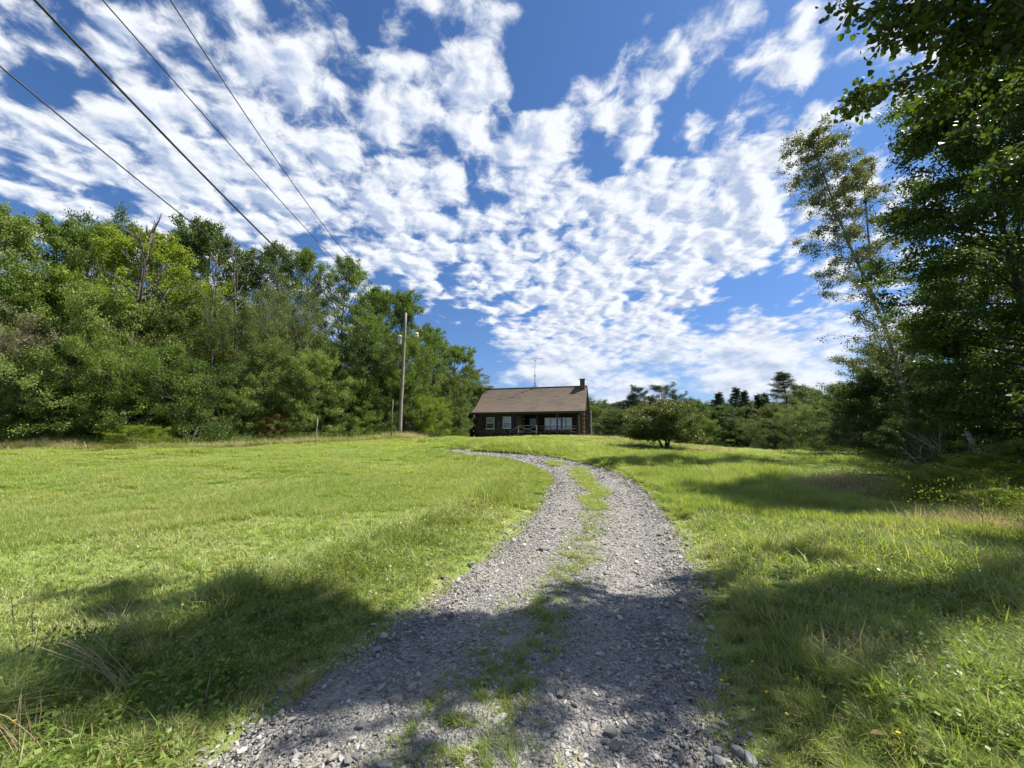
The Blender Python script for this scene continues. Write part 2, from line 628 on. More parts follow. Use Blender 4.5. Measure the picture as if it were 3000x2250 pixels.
def ground_material():
    m_, b, out = newmat('meadow_soil')
    pos = b.n('ShaderNodeNewGeometry').outputs['Position']
    col = b.mix(b.smooth(b.noise(pos, 18, 6, .65), .35, .65), (.12, .155, .04), (.20, .24, .07))
    for sc_, lo, hi, pc, amt in GRASS_PATCH:
        col = b.mix(b.m('MULTIPLY', b.smooth(b.noise(pos, sc_, 4, .6), lo, hi), amt), col, pc)
    pr = b.n('ShaderNodeBsdfPrincipled')
    b.put(pr.inputs['Base Color'], col)
    pr.inputs['Roughness'].default_value = .95
    pr.inputs['Specular IOR Level'].default_value = .1
    bp = b.n('ShaderNodeBump')
    bp.inputs['Strength'].default_value = .8
    bp.inputs['Distance'].default_value = .06
    b.put(bp.inputs['Height'], b.noise(pos, 9, 8, .7))
    b.put(pr.inputs['Normal'], bp.outputs[0])
    b.put(out.inputs[0], pr.outputs[0])
    return m_


M['ground'] = ground_material()


def build_ground():
    xs = axis(-900, 900, -10, 12, .2, 1.07)
    ys = axis(-500, 1500, -1, 24, .2, 1.06)
    X, Y = np.meshgrid(xs, ys)
    off, _ = road_uv(X.ravel(), Y.ravel())
    Z = terrain(X.ravel(), Y.ravel(), off)
    Z = Z - np.where(np.abs(off) < 1.25, .06, 0)
    nx, ny = len(xs), len(ys)
    idx = np.arange(nx * ny).reshape(ny, nx)
    f = np.stack([idx[:-1, :-1], idx[:-1, 1:], idx[1:, 1:], idx[1:, :-1]], -1).reshape(-1, 4)
    me = np_mesh('ground', np.stack([X.ravel(), Y.ravel(), Z], 1), [f], M['ground'], smooth=True)
    tag(link(bpy.data.objects.new('ground', me)), 'green meadow sloping gently up towards the log cabin', kind='structure')


def road_material():
    m_, b, out = newmat('gravel_bed')
    pos = b.n('ShaderNodeNewGeometry').outputs['Position']
    vo = b.n('ShaderNodeTexVoronoi')
    b.put(vo.inputs['Vector'], pos)
    vo.inputs['Scale'].default_value = 55
    vo2 = b.n('ShaderNodeTexVoronoi')
    b.put(vo2.inputs['Vector'], pos)
    vo2.inputs['Scale'].default_value = 22
    sc = b.n('ShaderNodeSeparateColor')
    b.put(sc.inputs[0], vo.outputs['Color'])
    col = b.ramp(sc.outputs[0], [(0, (.10, .098, .095)), (.5, (.185, .178, .168)), (1, (.30, .288, .27))])
    col = b.mix(b.m('MULTIPLY', b.smooth(b.noise(pos, 1.4, 5, .6), .45, .65), .55), col, (.30, .275, .24))
    col = b.mix(b.m('MULTIPLY', b.smooth(b.noise(pos, 4, 5, .6), .55, .7), .4), col, (.12, .105, .088))
    pr = b.n('ShaderNodeBsdfPrincipled')
    b.put(pr.inputs['Base Color'], col)
    pr.inputs['Roughness'].default_value = .9
    bp = b.n('ShaderNodeBump')
    bp.inputs['Strength'].default_value = 1
    bp.inputs['Distance'].default_value = .015
    h = b.m('ADD', b.m('MULTIPLY', vo.outputs['Distance'], -1.0), b.m('MULTIPLY', vo2.outputs['Distance'], -1.2))
    b.put(bp.inputs['Height'], h)
    b.put(pr.inputs['Normal'], bp.outputs[0])
    b.put(out.inputs[0], pr.outputs[0])
    return m_


M['gravel_bed'] = road_material()


def build_road():
    us = np.linspace(-1, 1, 25)
    C, N = RCL[8:], RTN[8:]
    hw = halfw(C[:, 0], C[:, 1])
    pts = C[:, None, :] + N[:, None, :] * (us[None, :, None] * hw[:, None, None])
    x, y = pts[..., 0].ravel(), pts[..., 1].ravel()
    off = np.broadcast_to(us[None] * hw[:, None], pts.shape[:2]).ravel()
    z = terrain(x, y, off)
    edge = np.broadcast_to(np.abs(us) ** 6, pts.shape[:2]).ravel()
    z = z + .012 - edge * .05 + (vnoise(x, y, 5, 8) - .5) * .012
    n, k = pts.shape[:2]
    idx = np.arange(n * k).reshape(n, k)
    f = np.stack([idx[:-1, :-1], idx[:-1, 1:], idx[1:, 1:], idx[1:, :-1]], -1).reshape(-1, 4)
    me = np_mesh('gravel_road', np.stack([x, y, z], 1), [f], M['gravel_bed'], smooth=True)
    return tag(link(bpy.data.objects.new('gravel_road', me)), 'two-track gravel driveway curving up towards the cabin', kind='structure')


build_ground()
road = build_road()


def road_z(x, y, off):
    return terrain(x, y, off) + .012


# ------------------------------------------------------------------ instancing of uncountable ground cover
def scatter(name, pts, rots, scls, idx, sources, label, parent=None, kind='stuff'):
    me = bpy.data.meshes.new(name)
    me.vertices.add(len(pts))
    me.vertices.foreach_set('co', np.asarray(pts, np.float32).ravel())
    for nm, arr in (('rot', rots), ('scl', scls)):
        a = me.attributes.new(nm, 'FLOAT_VECTOR', 'POINT')
        a.data.foreach_set('vector', np.asarray(arr, np.float32).ravel())
    a = me.attributes.new('pick', 'INT', 'POINT')
    a.data.foreach_set('value', np.asarray(idx, np.int32))
    o = link(bpy.data.objects.new(name, me), parent)
    ng = bpy.data.node_groups.new(name, 'GeometryNodeTree')
    ng.interface.new_socket('Geometry', in_out='INPUT', socket_type='NodeSocketGeometry')
    ng.interface.new_socket('Geometry', in_out='OUTPUT', socket_type='NodeSocketGeometry')
    L, N = ng.links.new, ng.nodes.new
    gi, go = N('NodeGroupInput'), N('NodeGroupOutput')
    ip = N('GeometryNodeInstanceOnPoints')
    jn = N('GeometryNodeJoinGeometry')
    for s_ in reversed(sources):
        oi = N('GeometryNodeObjectInfo')
        oi.inputs['Object'].default_value = s_
        oi.inputs['As Instance'].default_value = True
        L(oi.outputs['Geometry'], jn.inputs[0])
    L(gi.outputs[0], ip.inputs['Points'])
    L(jn.outputs[0], ip.inputs['Instance'])
    ip.inputs['Pick Instance'].default_value = True
    for nm, dt, sock in (('rot', 'FLOAT_VECTOR', 'Rotation'), ('scl', 'FLOAT_VECTOR', 'Scale'), ('pick', 'INT', 'Instance Index')):
        na = N('GeometryNodeInputNamedAttribute')
        na.data_type = dt
        na.inputs['Name'].default_value = nm
        outs = [q for q in na.outputs if q.enabled and q.name == 'Attribute']
        L(outs[0], ip.inputs[sock])
    L(ip.outputs[0], go.inputs[0])
    md = o.modifiers.new('instances', 'NODES')
    md.node_group = ng
    tag(o, label, kind=kind)
    return o


def src(name, me):
    return bpy.data.objects.new(name, me)


# ------------------------------------------------------------------ gravel
def stone_mesh(name, seed, mat, flat=.45, sub=1):
    import bmesh
    bm = bmesh.new()
    bmesh.ops.create_icosphere(bm, subdivisions=sub + 1, radius=.5)
    r = random.Random(seed)
    o = Vector((r.random() * 50, r.random() * 50, r.random() * 50))
    sx, sy = r.uniform(.8, 1.25), r.uniform(.6, .95)
    cuts = [(Vector((r.gauss(0, 1), r.gauss(0, 1), r.gauss(0, 1))).normalized(), r.uniform(.27, .42)) for _ in range(6)]
    for v in bm.verts:
        v.co *= 1 + .35 * pnoise(v.co * 2.2 + o)
        for n_, dd in cuts:
            k = v.co.dot(n_)
            if k > dd:
                v.co -= n_ * (k - dd)
        v.co = Vector((v.co.x * sx, v.co.y * sy, v.co.z * flat))
    me = bpy.data.meshes.new(name)
    bm.to_mesh(me)
    bm.free()
    me.materials.append(mat)
    return me


def stone_material():
    m_, b, out = newmat('stone')
    oi = b.n('ShaderNodeObjectInfo')
    col = b.ramp(oi.outputs['Random'], [(0, (.055, .055, .057)), (.25, (.125, .123, .12)), (.55, (.225, .218, .205)), (.8, (.32, .308, .285)), (.93, (.42, .405, .375)), (1, (.24, .185, .14))])
    tc = b.n('ShaderNodeTexCoord').outputs['Object']
    col = b.mix(b.m('MULTIPLY', b.noise(tc, 5, 5, .6), .35), col, (.28, .258, .228))
    pr = b.n('ShaderNodeBsdfPrincipled')
    b.put(pr.inputs['Base Color'], col)
    pr.inputs['Roughness'].default_value = .75
    b.put(out.inputs[0], pr.outputs[0])
    return m_


M['stone'] = stone_material()
stone_meshes = [stone_mesh('stone', 100 + i, M['stone'], flat=.32 + .06 * (i % 4), sub=0) for i in range(8)]
big_meshes = [stone_mesh('stone', 300 + i, M['stone'], flat=.42 + .07 * (i % 3), sub=1) for i in range(8)]

G_CLEAR = lambda x, y, off: np.exp(-((off + .12) / .26) ** 2)     # the grassy middle of the drive


def build_gravel():
    N = 150000
    # density falls off with distance, size grows a little
    u = rng.random(N)
    s = 1.3 * (26 / 1.3) ** u                                           # distance along (log-uniform)
    # arc length of centre line from y=0
    seg = np.r_[0, np.cumsum(np.linalg.norm(np.diff(RCL, axis=0), axis=1))]
    s0 = np.interp(0, RCL[:, 1], seg)
    keep = s + s0 < seg[-1]
    s = s[keep]
    n = len(s)
    ii = np.interp(s + s0, seg, np.arange(len(seg)))
    c = np.stack([np.interp(ii, np.arange(len(seg)), RCL[:, k]) for k in (0, 1)], 1)
    nn = RTN[ii.astype(int)]
    off = rng.uniform(-1.5, 1.5, n)
    xy = c + nn * off[:, None]
    hw = halfw(xy[:, 0], xy[:, 1])
    edge = np.abs(off) / hw
    k = rng.random(n) < np.clip((1.10 - edge) / .2, 0, 1) * (1 - .75 * G_CLEAR(xy[:, 0], xy[:, 1], off) * (vnoise(xy[:, 0], xy[:, 1], 1.1, 11) > .35))
    k &= rng.random(n) < .18 + 1.0 * vnoise(xy[:, 0], xy[:, 1], 2.2, 12) * (.5 + vnoise(xy[:, 0], xy[:, 1], .9, 19))
    xy, off, s = xy[k], off[k], s[k]
    n = len(s)
    z = road_z(xy[:, 0], xy[:, 1], off) + (vnoise(xy[:, 0], xy[:, 1], 5, 8) - .5) * .012
    rut = np.exp(-((np.abs(off + .05) - .78) / .30) ** 2)
    size = (.0075 + .009 * rng.random(n) ** 2 * (1 - .5 * rut) + .030 * rng.random(n) ** 9) * (1 + np.clip(s - 3, 0, 30) * .11)
    pts = np.stack([xy[:, 0], xy[:, 1], z + size * .08], 1)
    rots = np.stack([rng.normal(0, .35, n), rng.normal(0, .35, n), rng.uniform(0, 6.28, n)], 1)
    scl = size[:, None] * rng.uniform(.75, 1.5, (n, 3))
    scatter('gravel', pts, rots, scl, rng.integers(0, 8, n), [src('stone_source', m_) for m_ in stone_meshes], 'loose grey slate gravel covering the driveway', road)
    # the 300 biggest stones one by one
    r = random.Random(5)
    spots = [(1792, 2160, .115), (1560, 2035, .06), (1480, 2150, .05), (1645, 2035, .085), (1707, 2030, .06), (1760, 1925, .075), (1165, 2060, .11), (1255, 2045, .07), (1585, 2085, .06), (1740, 2140, .06), (1842, 2150, .06),
             (1255, 2185, .05), (975, 2230, .06), (1420, 2010, .05), (2165, 2215, .10), (2110, 2240, .07), (2200, 2240, .08), (1800, 2200, .08), (1590, 1980, .05), (1590, 2140, .05), (1130, 2085, .06), (1210, 2230, .07), (1595, 1615, .2), (1380, 1655, .10)]
    items = []
    for px, py, w in spots:
        g = ground(px, py)
        items.append((g.x, g.y, w))
    while len(items) < 300:
        yy = 1.9 + 6.5 * r.random() ** 1.5
        i = int(np.argmin(np.abs(RCL[:, 1] - yy)))
        of = r.uniform(-1.35, 1.35)
        if abs(of + .12) < .22 and r.random() < .7:
            continue
        x, y = RCL[i] + RTN[i] * of
        items.append((x, y + r.uniform(-.1, .1), (.030 + .045 * r.random() ** 2.5) * (1 + .06 * yy)))
    xs, ys = np.array([i[0] for i in items]), np.array([i[1] for i in items])
    of, _ = road_uv(xs, ys)
    zs = road_z(xs, ys, of)
    for (x, y, w), z in zip(items, zs):
        o = bpy.data.objects.new('stone', r.choice(big_meshes))
        link(o, road)
        o.location = (x, y, z + w * .10)
        o.scale = (w * r.uniform(.85, 1.2), w * r.uniform(.8, 1.1), w * r.uniform(.8, 1.1))
        o.rotation_euler = (r.gauss(0, .12), r.gauss(0, .12), r.uniform(0, 6.28))


build_gravel()

# ------------------------------------------------------------------ log cabin
HX, HY, HROT = -.0895 * 41, 41.0, -R(15)
cabin = empty('log_cabin', (HX, HY, 1.0), HROT)
tag(cabin, 'dark log cabin with brown shingle roof and railed porch at the top of the drive', 'cabin')
HL = 10.83
HM = Matrix.Translation((HX, HY, 1.0)) @ Matrix.Rotation(HROT, 4, 'Z')
HMI = HM.inverted()


def loc(zx, zy, yl=0.0):
    """point of the cabin (own coordinates) seen at a spot of the photograph, on the plane y = yl"""
    d = pixdir(1350 + zx * .18988, 1000 + zy * .18988)
    o_, dd = HMI @ Vector((0, 0, CAMZ)), HMI.to_3x3() @ d
    t = (yl - o_.y) / dd.y
    return o_ + dd * t


def build_cabin():
    r = random.Random(3)
    xa = loc(950, 1300).x
    course, zf = .205, .30
    ncr = 13
    # openings on the flush part of the front: window + shutters
    w1 = (loc(405, 0).x, loc(530, 0).x, loc(0, 1355).z, loc(0, 1172).z)
    w2 = (loc(655, 0).x, loc(780, 0).x, loc(0, 1345).z, loc(0, 1162).z)
    w1 = (w1[0], w1[1], loc(465, 1355).z, loc(465, 1172).z)
    w2 = (w2[0], w2[1], loc(715, 1345).z, loc(715, 1162).z)

    def log(parent, a, b_, rad, mat, name='log'):
        m_ = MB()
        n = 3
        pts = [Vector(a).lerp(Vector(b_), i / n) + Vector((0, r.uniform(-.008, .008), r.uniform(-.008, .008))) for i in range(n + 1)]
        m_.tube(pts, [rad * r.uniform(.96, 1.04) for _ in pts], 8)
        return m_.build(name, mat, parent)

    wall = MB().box(.02, xa - .02, .08, .2, .30, 2.86).build('wall', M['log_dark'], cabin)
    for k in range(ncr):
        z = zf + course * (k + .5)
        segs = [(-.22 if k % 2 else -.06, xa + (.22 if k % 2 else .06))]
        for (a, b_, z0, z1) in (w1, w2):
            if z0 - .04 < z < z1 + .04:
                new = []
                for s0, s1 in segs:
                    if s0 < a and s1 > b_:
                        new += [(s0, a - .02), (b_ + .02, s1)]
                    else:
                        new.append((s0, s1))
                segs = new
        for s0, s1 in segs:
            log(wall, (s0, .04, z), (s1, .04, z), course * .51, M['log'])
    # logs of the short return wall and the left gable, ends showing at the corners
    for k in range(ncr):
        z = zf + course * (k + .5) - .02
        for xx, y1 in ((xa, 1.7), (.04, 7.3)):
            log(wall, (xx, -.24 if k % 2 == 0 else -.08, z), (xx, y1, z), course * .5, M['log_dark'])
    fnd = MB().box(-.02, xa + .05, -.03, .12, -.5, .32).build('foundation', M['concrete'], cabin)

    # recessed porch wall
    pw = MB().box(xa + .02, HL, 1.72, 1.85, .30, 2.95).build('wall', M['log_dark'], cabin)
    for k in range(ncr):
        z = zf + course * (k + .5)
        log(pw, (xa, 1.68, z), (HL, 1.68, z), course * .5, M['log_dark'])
    # right gable wall of logs with its gable
    gw = MB().box(HL - .12, HL, 1.72, 7.2, .0, 2.95)
    gw.quad((HL, 0, 2.95), (HL, 7.2, 2.95), (HL, 3.6, 5.65))
    gw.quad((HL - .12, 0, 2.95), (HL - .12, 3.6, 5.65), (HL - .12, 7.2, 2.95))
    gw = gw.build('wall', M['log_dark'], cabin)
    for k in range(27):
        z = zf + course * (k + .5) - .06
        y0, y1 = 1.5, 7.3
        if z > 2.9:
            q = (z - 2.9) / 2.75
            y0, y1 = 3.6 * q + .05, 7.2 - 3.6 * q
            if y1 - y0 < .3:
                break
        log(gw, (HL, y0, z), (HL, y1, z), course * .5, M['log'])
    # stacked log ends at the porch's right corner
    ce = MB().box(HL - .10, HL + .02, -.02, .10, .2, 2.9).build('corner_post', M['log_dark'], cabin)
    for k in range(14):
        z = .28 + course * k
        e = .30 if k % 2 else .08
        log(ce, (HL - .22, .02, z), (HL + e, .02, z), course * .47, M['log_end'])
    # left gable and rear wall, closing the box
    MB().box(0, .12, .2, 7.2, 0, 2.95).box(0, HL, 7.2, 7.32, 0, 2.95).quad((0, 0, 2.95), (0, 3.6, 5.65), (0, 7.2, 2.95)).build('wall', M['log_dark'], cabin)
    # rooms
    MB().box(.2, HL - .2, 2.6, 2.7, .3, 2.9).box(.2, HL - .2, .25, 2.6, .28, .30).box(.2, HL - .2, .25, 2.6, 2.88, 2.92).build('room_lining', M['dark_room'], cabin)

    # ---- roof: swept front slope, straight rear slope
    prof = [(-.62, 2.90), (-.1, 3.13), (.4, 3.40), (.9, 3.70), (1.5, 4.10), (2.2, 4.62), (2.9, 5.19), (3.6, 5.80)]
    back = [(3.6, 5.80), (4.6, 5.0), (6.0, 3.9), (7.8, 2.85)]
    x0, x1 = -.42, HL + .32
    rf = MB()
    for a, b_ in zip(prof[:-1], prof[1:]):
        rf.quad((x0, a[0], a[1]), (x1, a[0], a[1]), (x1, b_[0], b_[1]), (x0, b_[0], b_[1]))
        rf.quad((x0, a[0], a[1] - .12), (x0, b_[0], b_[1] - .12), (x1, b_[0], b_[1] - .12), (x1, a[0], a[1] - .12))
    for a, b_ in zip(back[:-1], back[1:]):
        rf.quad((x0, a[0], a[1]), (x1, a[0], a[1]), (x1, b_[0], b_[1]), (x0, b_[0], b_[1]))
        rf.quad((x0, a[0], a[1] - .12), (x0, b_[0], b_[1] - .12), (x1, b_[0], b_[1] - .12), (x1, a[0], a[1] - .12))
    roof = rf.build('roof', M['roof'], cabin)
    # shingle courses
    pl = []
    for a, b_ in zip(prof[:-1], prof[1:]):
        L = math.hypot(b_[0] - a[0], b_[1] - a[1])
        n = max(1, round(L / .16))
        for i in range(n):
            pl.append((a[0] + (b_[0] - a[0]) * i / n, a[1] + (b_[1] - a[1]) * i / n))
    pl.append(prof[-1])
    sh = MB()
    for i in range(len(pl) - 1):
        a, b_ = pl[i], pl[i + 1]
        d = Vector((0, b_[0] - a[0], b_[1] - a[1]))
        nn = Vector((0, -d.z, d.y)).normalized()
        x = x0
        while x < x1 - .01:
            w = min(r.uniform(.25, .33), x1 - x)
            lift = .012 + r.uniform(0, .004)
            A, B = Vector((x, a[0], a[1])), Vector((x + w, a[0], a[1]))
            C_, D = B + d, A + d
            sh.quad(A + nn * lift, B + nn * lift, C_ + nn * .003, D + nn * .003)
            sh.quad(A + nn * .001, B + nn * .001, B + nn * lift, A + nn * lift)
            x += w
    tag(sh.build('shingles', M['roof'], roof), kind='stuff')
    tr = MB()
    for pr_ in (prof, back):
        for xx in (x0 - .03, x1):
            for a, b_ in zip(pr_[:-1], pr_[1:]):
                tr.quad((xx, a[0], a[1] + .01), (xx + .03, a[0], a[1] + .01), (xx + .03, b_[0], b_[1] + .01), (xx, b_[0], b_[1] + .01))
                for q in (xx, xx + .03):
                    tr.quad((q, a[0], a[1] + .01), (q, b_[0], b_[1] + .01), (q, b_[0], b_[1] - .17), (q, a[0], a[1] - .17))
    tr.box(x0, x1, -.655, -.625, 2.74, 2.92)
    tr.build('fascia', M['roof_trim'], roof)
    MB().beam((x0, 3.6, 5.83), (x1, 3.6, 5.83), .16, .05).build('ridge_cap', M['roof_trim'], roof)
    # soffit / porch ceiling
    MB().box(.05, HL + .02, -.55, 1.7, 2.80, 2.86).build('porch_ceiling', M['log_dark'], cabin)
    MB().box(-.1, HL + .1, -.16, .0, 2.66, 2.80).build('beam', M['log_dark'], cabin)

    # ---- windows
    def sash_window(w, blind):
        a, b_, z0, z1 = w
        t = .065
        fr = MB().box(a, a + t, -.13, -.02, z0, z1).box(b_ - t, b_, -.13, -.02, z0, z1).box(a + t, b_ - t, -.13, -.02, z1 - t, z1).box(a - .04, b_ + .04, -.16, -.02, z0 - .03, z0 + t)
        zm = (z0 + z1) / 2
        fr.box(a + t, b_ - t, -.11, -.05, zm - .03, zm + .03)
        f = fr.build('window_frame', M['white_paint'], cabin)
        for q0, q1, yy in ((z0 + t, zm - .03, -.07), (zm + .03, z1 - t, -.09)):
            MB().quad((a + t, yy, q0), (b_ - t, yy, q0), (b_ - t, yy, q1), (a + t, yy, q1)).build('pane', M['glass'], f)
        MB().box(a + t, b_ - t, -.03, -.012, zm + (.0 if blind else .25), z1 - t).build('blind', M['blind'] if blind else M['dark_room'], f)
        MB().box(a + t, b_ - t, .02, .03, z0, z1).build('room_backing', M['dark_room'], f)
        for q in (a + .12, b_ - .18):
            MB().box(q, q + .06, -.22, -.1, z0 - .32, z0 - .18).build('bracket', M['rail_grey'], f)
    sash_window(w1, True)
    sash_window(w2, True)
    for za, zb, w in ((338, 403, w1), (534, 556, w1), (632, 652, w2), (783, 850, w2)):
        a, b_ = loc(za, 1260).x, loc(zb, 1260).x
        s_ = MB().box(a, b_, -.13, -.07, w[2] - .02, w[3] + .02)
        z = w[2] + .05
        while z < w[3] - .06 and b_ - a > .2:
            s_.beam(((a + .03), -.145, z), ((b_ - .03), -.145, z), .02, .04)
            z += .075
        s_.build('shutter', M['shutter'], cabin)
    # door on the porch with its window
    y = 1.60
    dx0, dx1 = loc(1052, 1300, y).x, loc(1172, 1300, y).x
    dr = MB().box(dx0, dx1, y - .03, y + .04, .62, 2.62).build('door', M['dark_room'], cabin)
    a, b_ = loc(1070, 1250, y).x, loc(1158, 1250, y).x
    z0, z1 = loc(1110, 1300, y).z, loc(1110, 1193, y).z
    MB().box(a, b_, y - .06, y - .035, z0, z1).build('door_light', M['curtain'], dr)
    MB().box(a - .03, a, y - .07, y - .03, z0, z1).box(b_, b_ + .03, y - .07, y - .03, z0, z1).box((a + b_) / 2 - .012, (a + b_) / 2 + .012, y - .072, y - .062, z0, z1).box(a, b_, y - .075, y - .064, z0 + .3, z0 + .32).build('glazing_bar', M['grey_frame'], dr)
    MB().box(dx1 - .12, dx1 - .06, y - .09, y - .03, 1.5, 1.56).build('handle', M['metal'], dr)
    # wide porch window of four lights
    y = 1.52
    zb0, zb1 = loc(1500, 1374, y).z, loc(1500, 1175, y).z
    xs = [loc(q, 1270, y).x for q in (1293, 1385, 1490, 1620, 1718)]
    fr = MB().box(xs[0], xs[-1], y - .05, y + .02, zb1 - .05, zb1).box(xs[0], xs[-1], y - .05, y + .02, zb0, zb0 + .06)
    for i, q in enumerate(xs):
        ww = .04 if i in (0, 4) else .05
        lo_, hi_ = (0, ww) if i == 0 else ((-ww, 0) if i == 4 else (-ww / 2, ww / 2))
        fr.box(q + lo_, q + hi_, y - .05, y + .02, zb0 + .06, zb1 - .05)
    f = fr.build('picture_window', M['grey_frame'], cabin)
    for i in range(4):
        a, b_ = xs[i] + .04, xs[i + 1] - .04
        MB().quad((a, y - .02, zb0 + .06), (b_, y - .02, zb0 + .06), (b_, y - .02, zb1 - .05), (a, y - .02, zb1 - .05)).build('pane', M['glass'], f)
        mat = M['curtain'] if i in (1, 2) else M['dark_room']
        if i == 2:
            MB().box(a, a + .30, y + .005, y + .015, zb0 + .06, zb1 - .05).box(a + .42, b_, y + .005, y + .015, zb0 + .06, zb1 - .05).build('curtain', mat, f)
        elif i == 1:
            MB().box(a, b_, y + .005, y + .015, zb0 + .06, zb1 - .05).build('curtain', mat, f)
        else:
            MB().box(a, b_, y + .012, y + .02, zb0 + .06, zb1 - .05).build('curtain', M['blind'], f)
    MB().box(xs[0], xs[-1], y + .03, y + .05, zb0, zb1).build('room_backing', M['dark_room'], cabin)
    # ---- porch deck, posts, rails
    dz = .62
    dk = MB().box(xa - .05, HL + .0, -.28, -.24, dz - .22, dz - .04).build('deck', M['deck_wood'], cabin)
    yy = -.28
    while yy < 1.55:
        MB().box(xa + .06, HL - .02, yy, yy + .135, dz - .035, dz).build('plank', M['deck_wood'], dk)
        yy += .142
    MB().box(xa, HL, -.2, -.12, -.3, dz - .22).build('underdeck_shade', M['dark_room'], cabin)  # near-black sheet painted in for the shaded void beneath the deck
    for zx in (1180, 1488, 1802):
        x = loc(zx, 1300, -.15).x
        MB().box(x - .07, x + .07, -.22, -.08, dz, 2.68).build('post', M['log_dark'] if zx != 1488 else M['deck_wood'], cabin)
    ra, rb = loc(1195, 1300, -.15).x, loc(1795, 1300, -.15).x
    rl = MB()
    for zy in (1310, 1350, 1398):
        z = loc(1500, zy, -.15).z
        rl.tube([(ra, -.15, z), (rb, -.15, z)], .03, 6)
    n = 9
    for i in range(n):
        x = ra + (rb - ra) * (i + .5) / n
        z = [loc(1500, q, -.15).z for q in (1310, 1350, 1398)]
        a, b_ = (z[1], z[0]) if False else ((z[2], z[1]) if i % 2 else (dz, z[2]))
        rl.tube([(x, -.15, a), (x, -.15, b_)], .022, 5)
    rl.build('railing', M['rail_grey'], cabin)
    # landing that stands out in front of the door
    yl = -1.35
    la, lb = loc(885, 1400, yl).x, loc(1165, 1400, yl).x
    zt = loc(1030, 1306, yl).z
    zd = loc(1030, 1440, yl).z
    lg = MB().box(la, lb, yl, yl + .05, zd - .18, zd + .02).build('landing', M['deck_wood'], cabin)
    k = yl
    while k < -.32:
        MB().box(la, lb, k, k + .135, zd + .02, zd + .05).build('plank', M['deck_wood'], lg)
        k += .142
    rr = MB()
    for x in (la, lb):
        rr.box(x - .05, x + .05, yl - .05, yl + .05, -.3, zt + .04)
    rr.box(la - .06, lb + .06, yl - .04, yl + .04, zt, zt + .07)
    rr.beam((la + .05, yl, zt - .05), (lb - .05, yl, zd + .28), .04, .06)
    rr.beam((la + .05, yl + .045, zd + .28), (lb - .05, yl + .045, zt - .05), .04, .06)
    rr.beam((la, yl, zd + .25), (lb, yl, zd + .25), .05, .06)
    rr.beam((la, yl, zt), (la, -.3, zt), .05, .06)
    rr.beam((lb, yl, zt), (lb, -.3, zt), .05, .06)
    rr.build('railing', M['rail_grey'], lg)
    # steps down to the left with a sloping handrail
    st = MB()
    for i in range(3):
        st.box(la - .3 * (i + 1), la - .3 * i - .01, yl + .1, yl + .95, zd - .17 * (i + 1) - .04, zd - .17 * (i + 1))
    st.build('steps', M['deck_wood'], lg)
    MB().beam((la, yl + .02, zt - .02), (la - .85, yl + .02, zt - .55), .05, .06).beam((la - .8, yl + .02, -.2), (la - .8, yl + .02, zt - .5), .05, .05).build('handrail', M['rail_grey'], lg)
    # ---- chimney against the right gable
    cx0 = HL + .02
    ch = MB()
    ch.box(cx0 + .12, cx0 + .62, 2.5, 4.3, -.6, 3.2)
    ch = ch.build('chimney', M['brick'], cabin)
    upper = MB().box(cx0 - .42, cx0 + .06, 3.1, 3.75, 5.2, 6.45).box(cx0 - .46, cx0 + .10, 3.06, 3.79, 6.45, 6.55)
    upper.build('chimney_stack', M['chimney_cap'], ch)
    zz = -.4
    while zz < 3.1:
        y0 = 2.5
        off_ = r.uniform(.1, .3)
        while y0 < 4.28:
            w = min(r.uniform(.25, .5), 4.3 - y0)
            MB().box(cx0 + .60, cx0 + .62 + r.uniform(.01, .04), y0 + .01, y0 + w - .01, zz + .01, zz + .23).build('stone', M['brick'], ch)
            y0 += w
        y0 = cx0 + .12
        while y0 < cx0 + .60:
            w = min(r.uniform(.2, .35), cx0 + .62 - y0)
            MB().box(y0 + .01, y0 + w - .01, 2.48 - r.uniform(.0, .03), 2.50, zz + .01, zz + .23).build('stone', M['brick'], ch)
            y0 += w
        zz += .24
    # pale downpipe behind the chimney
    MB().tube([(HL + .36, 6.9, 2.9), (HL + .14, 6.9, 2.6), (HL + .14, 6.9, -.4)], .05, 8).build('downpipe', M['white_paint'], cabin)
    MB().tube([(HL + .16, -.20, 2.75), (HL - .28, -.20, 2.6), (HL - .28, -.20, .1)], .03, 6).build('downpipe', M['grey_frame'], cabin)
    return xa


build_cabin()


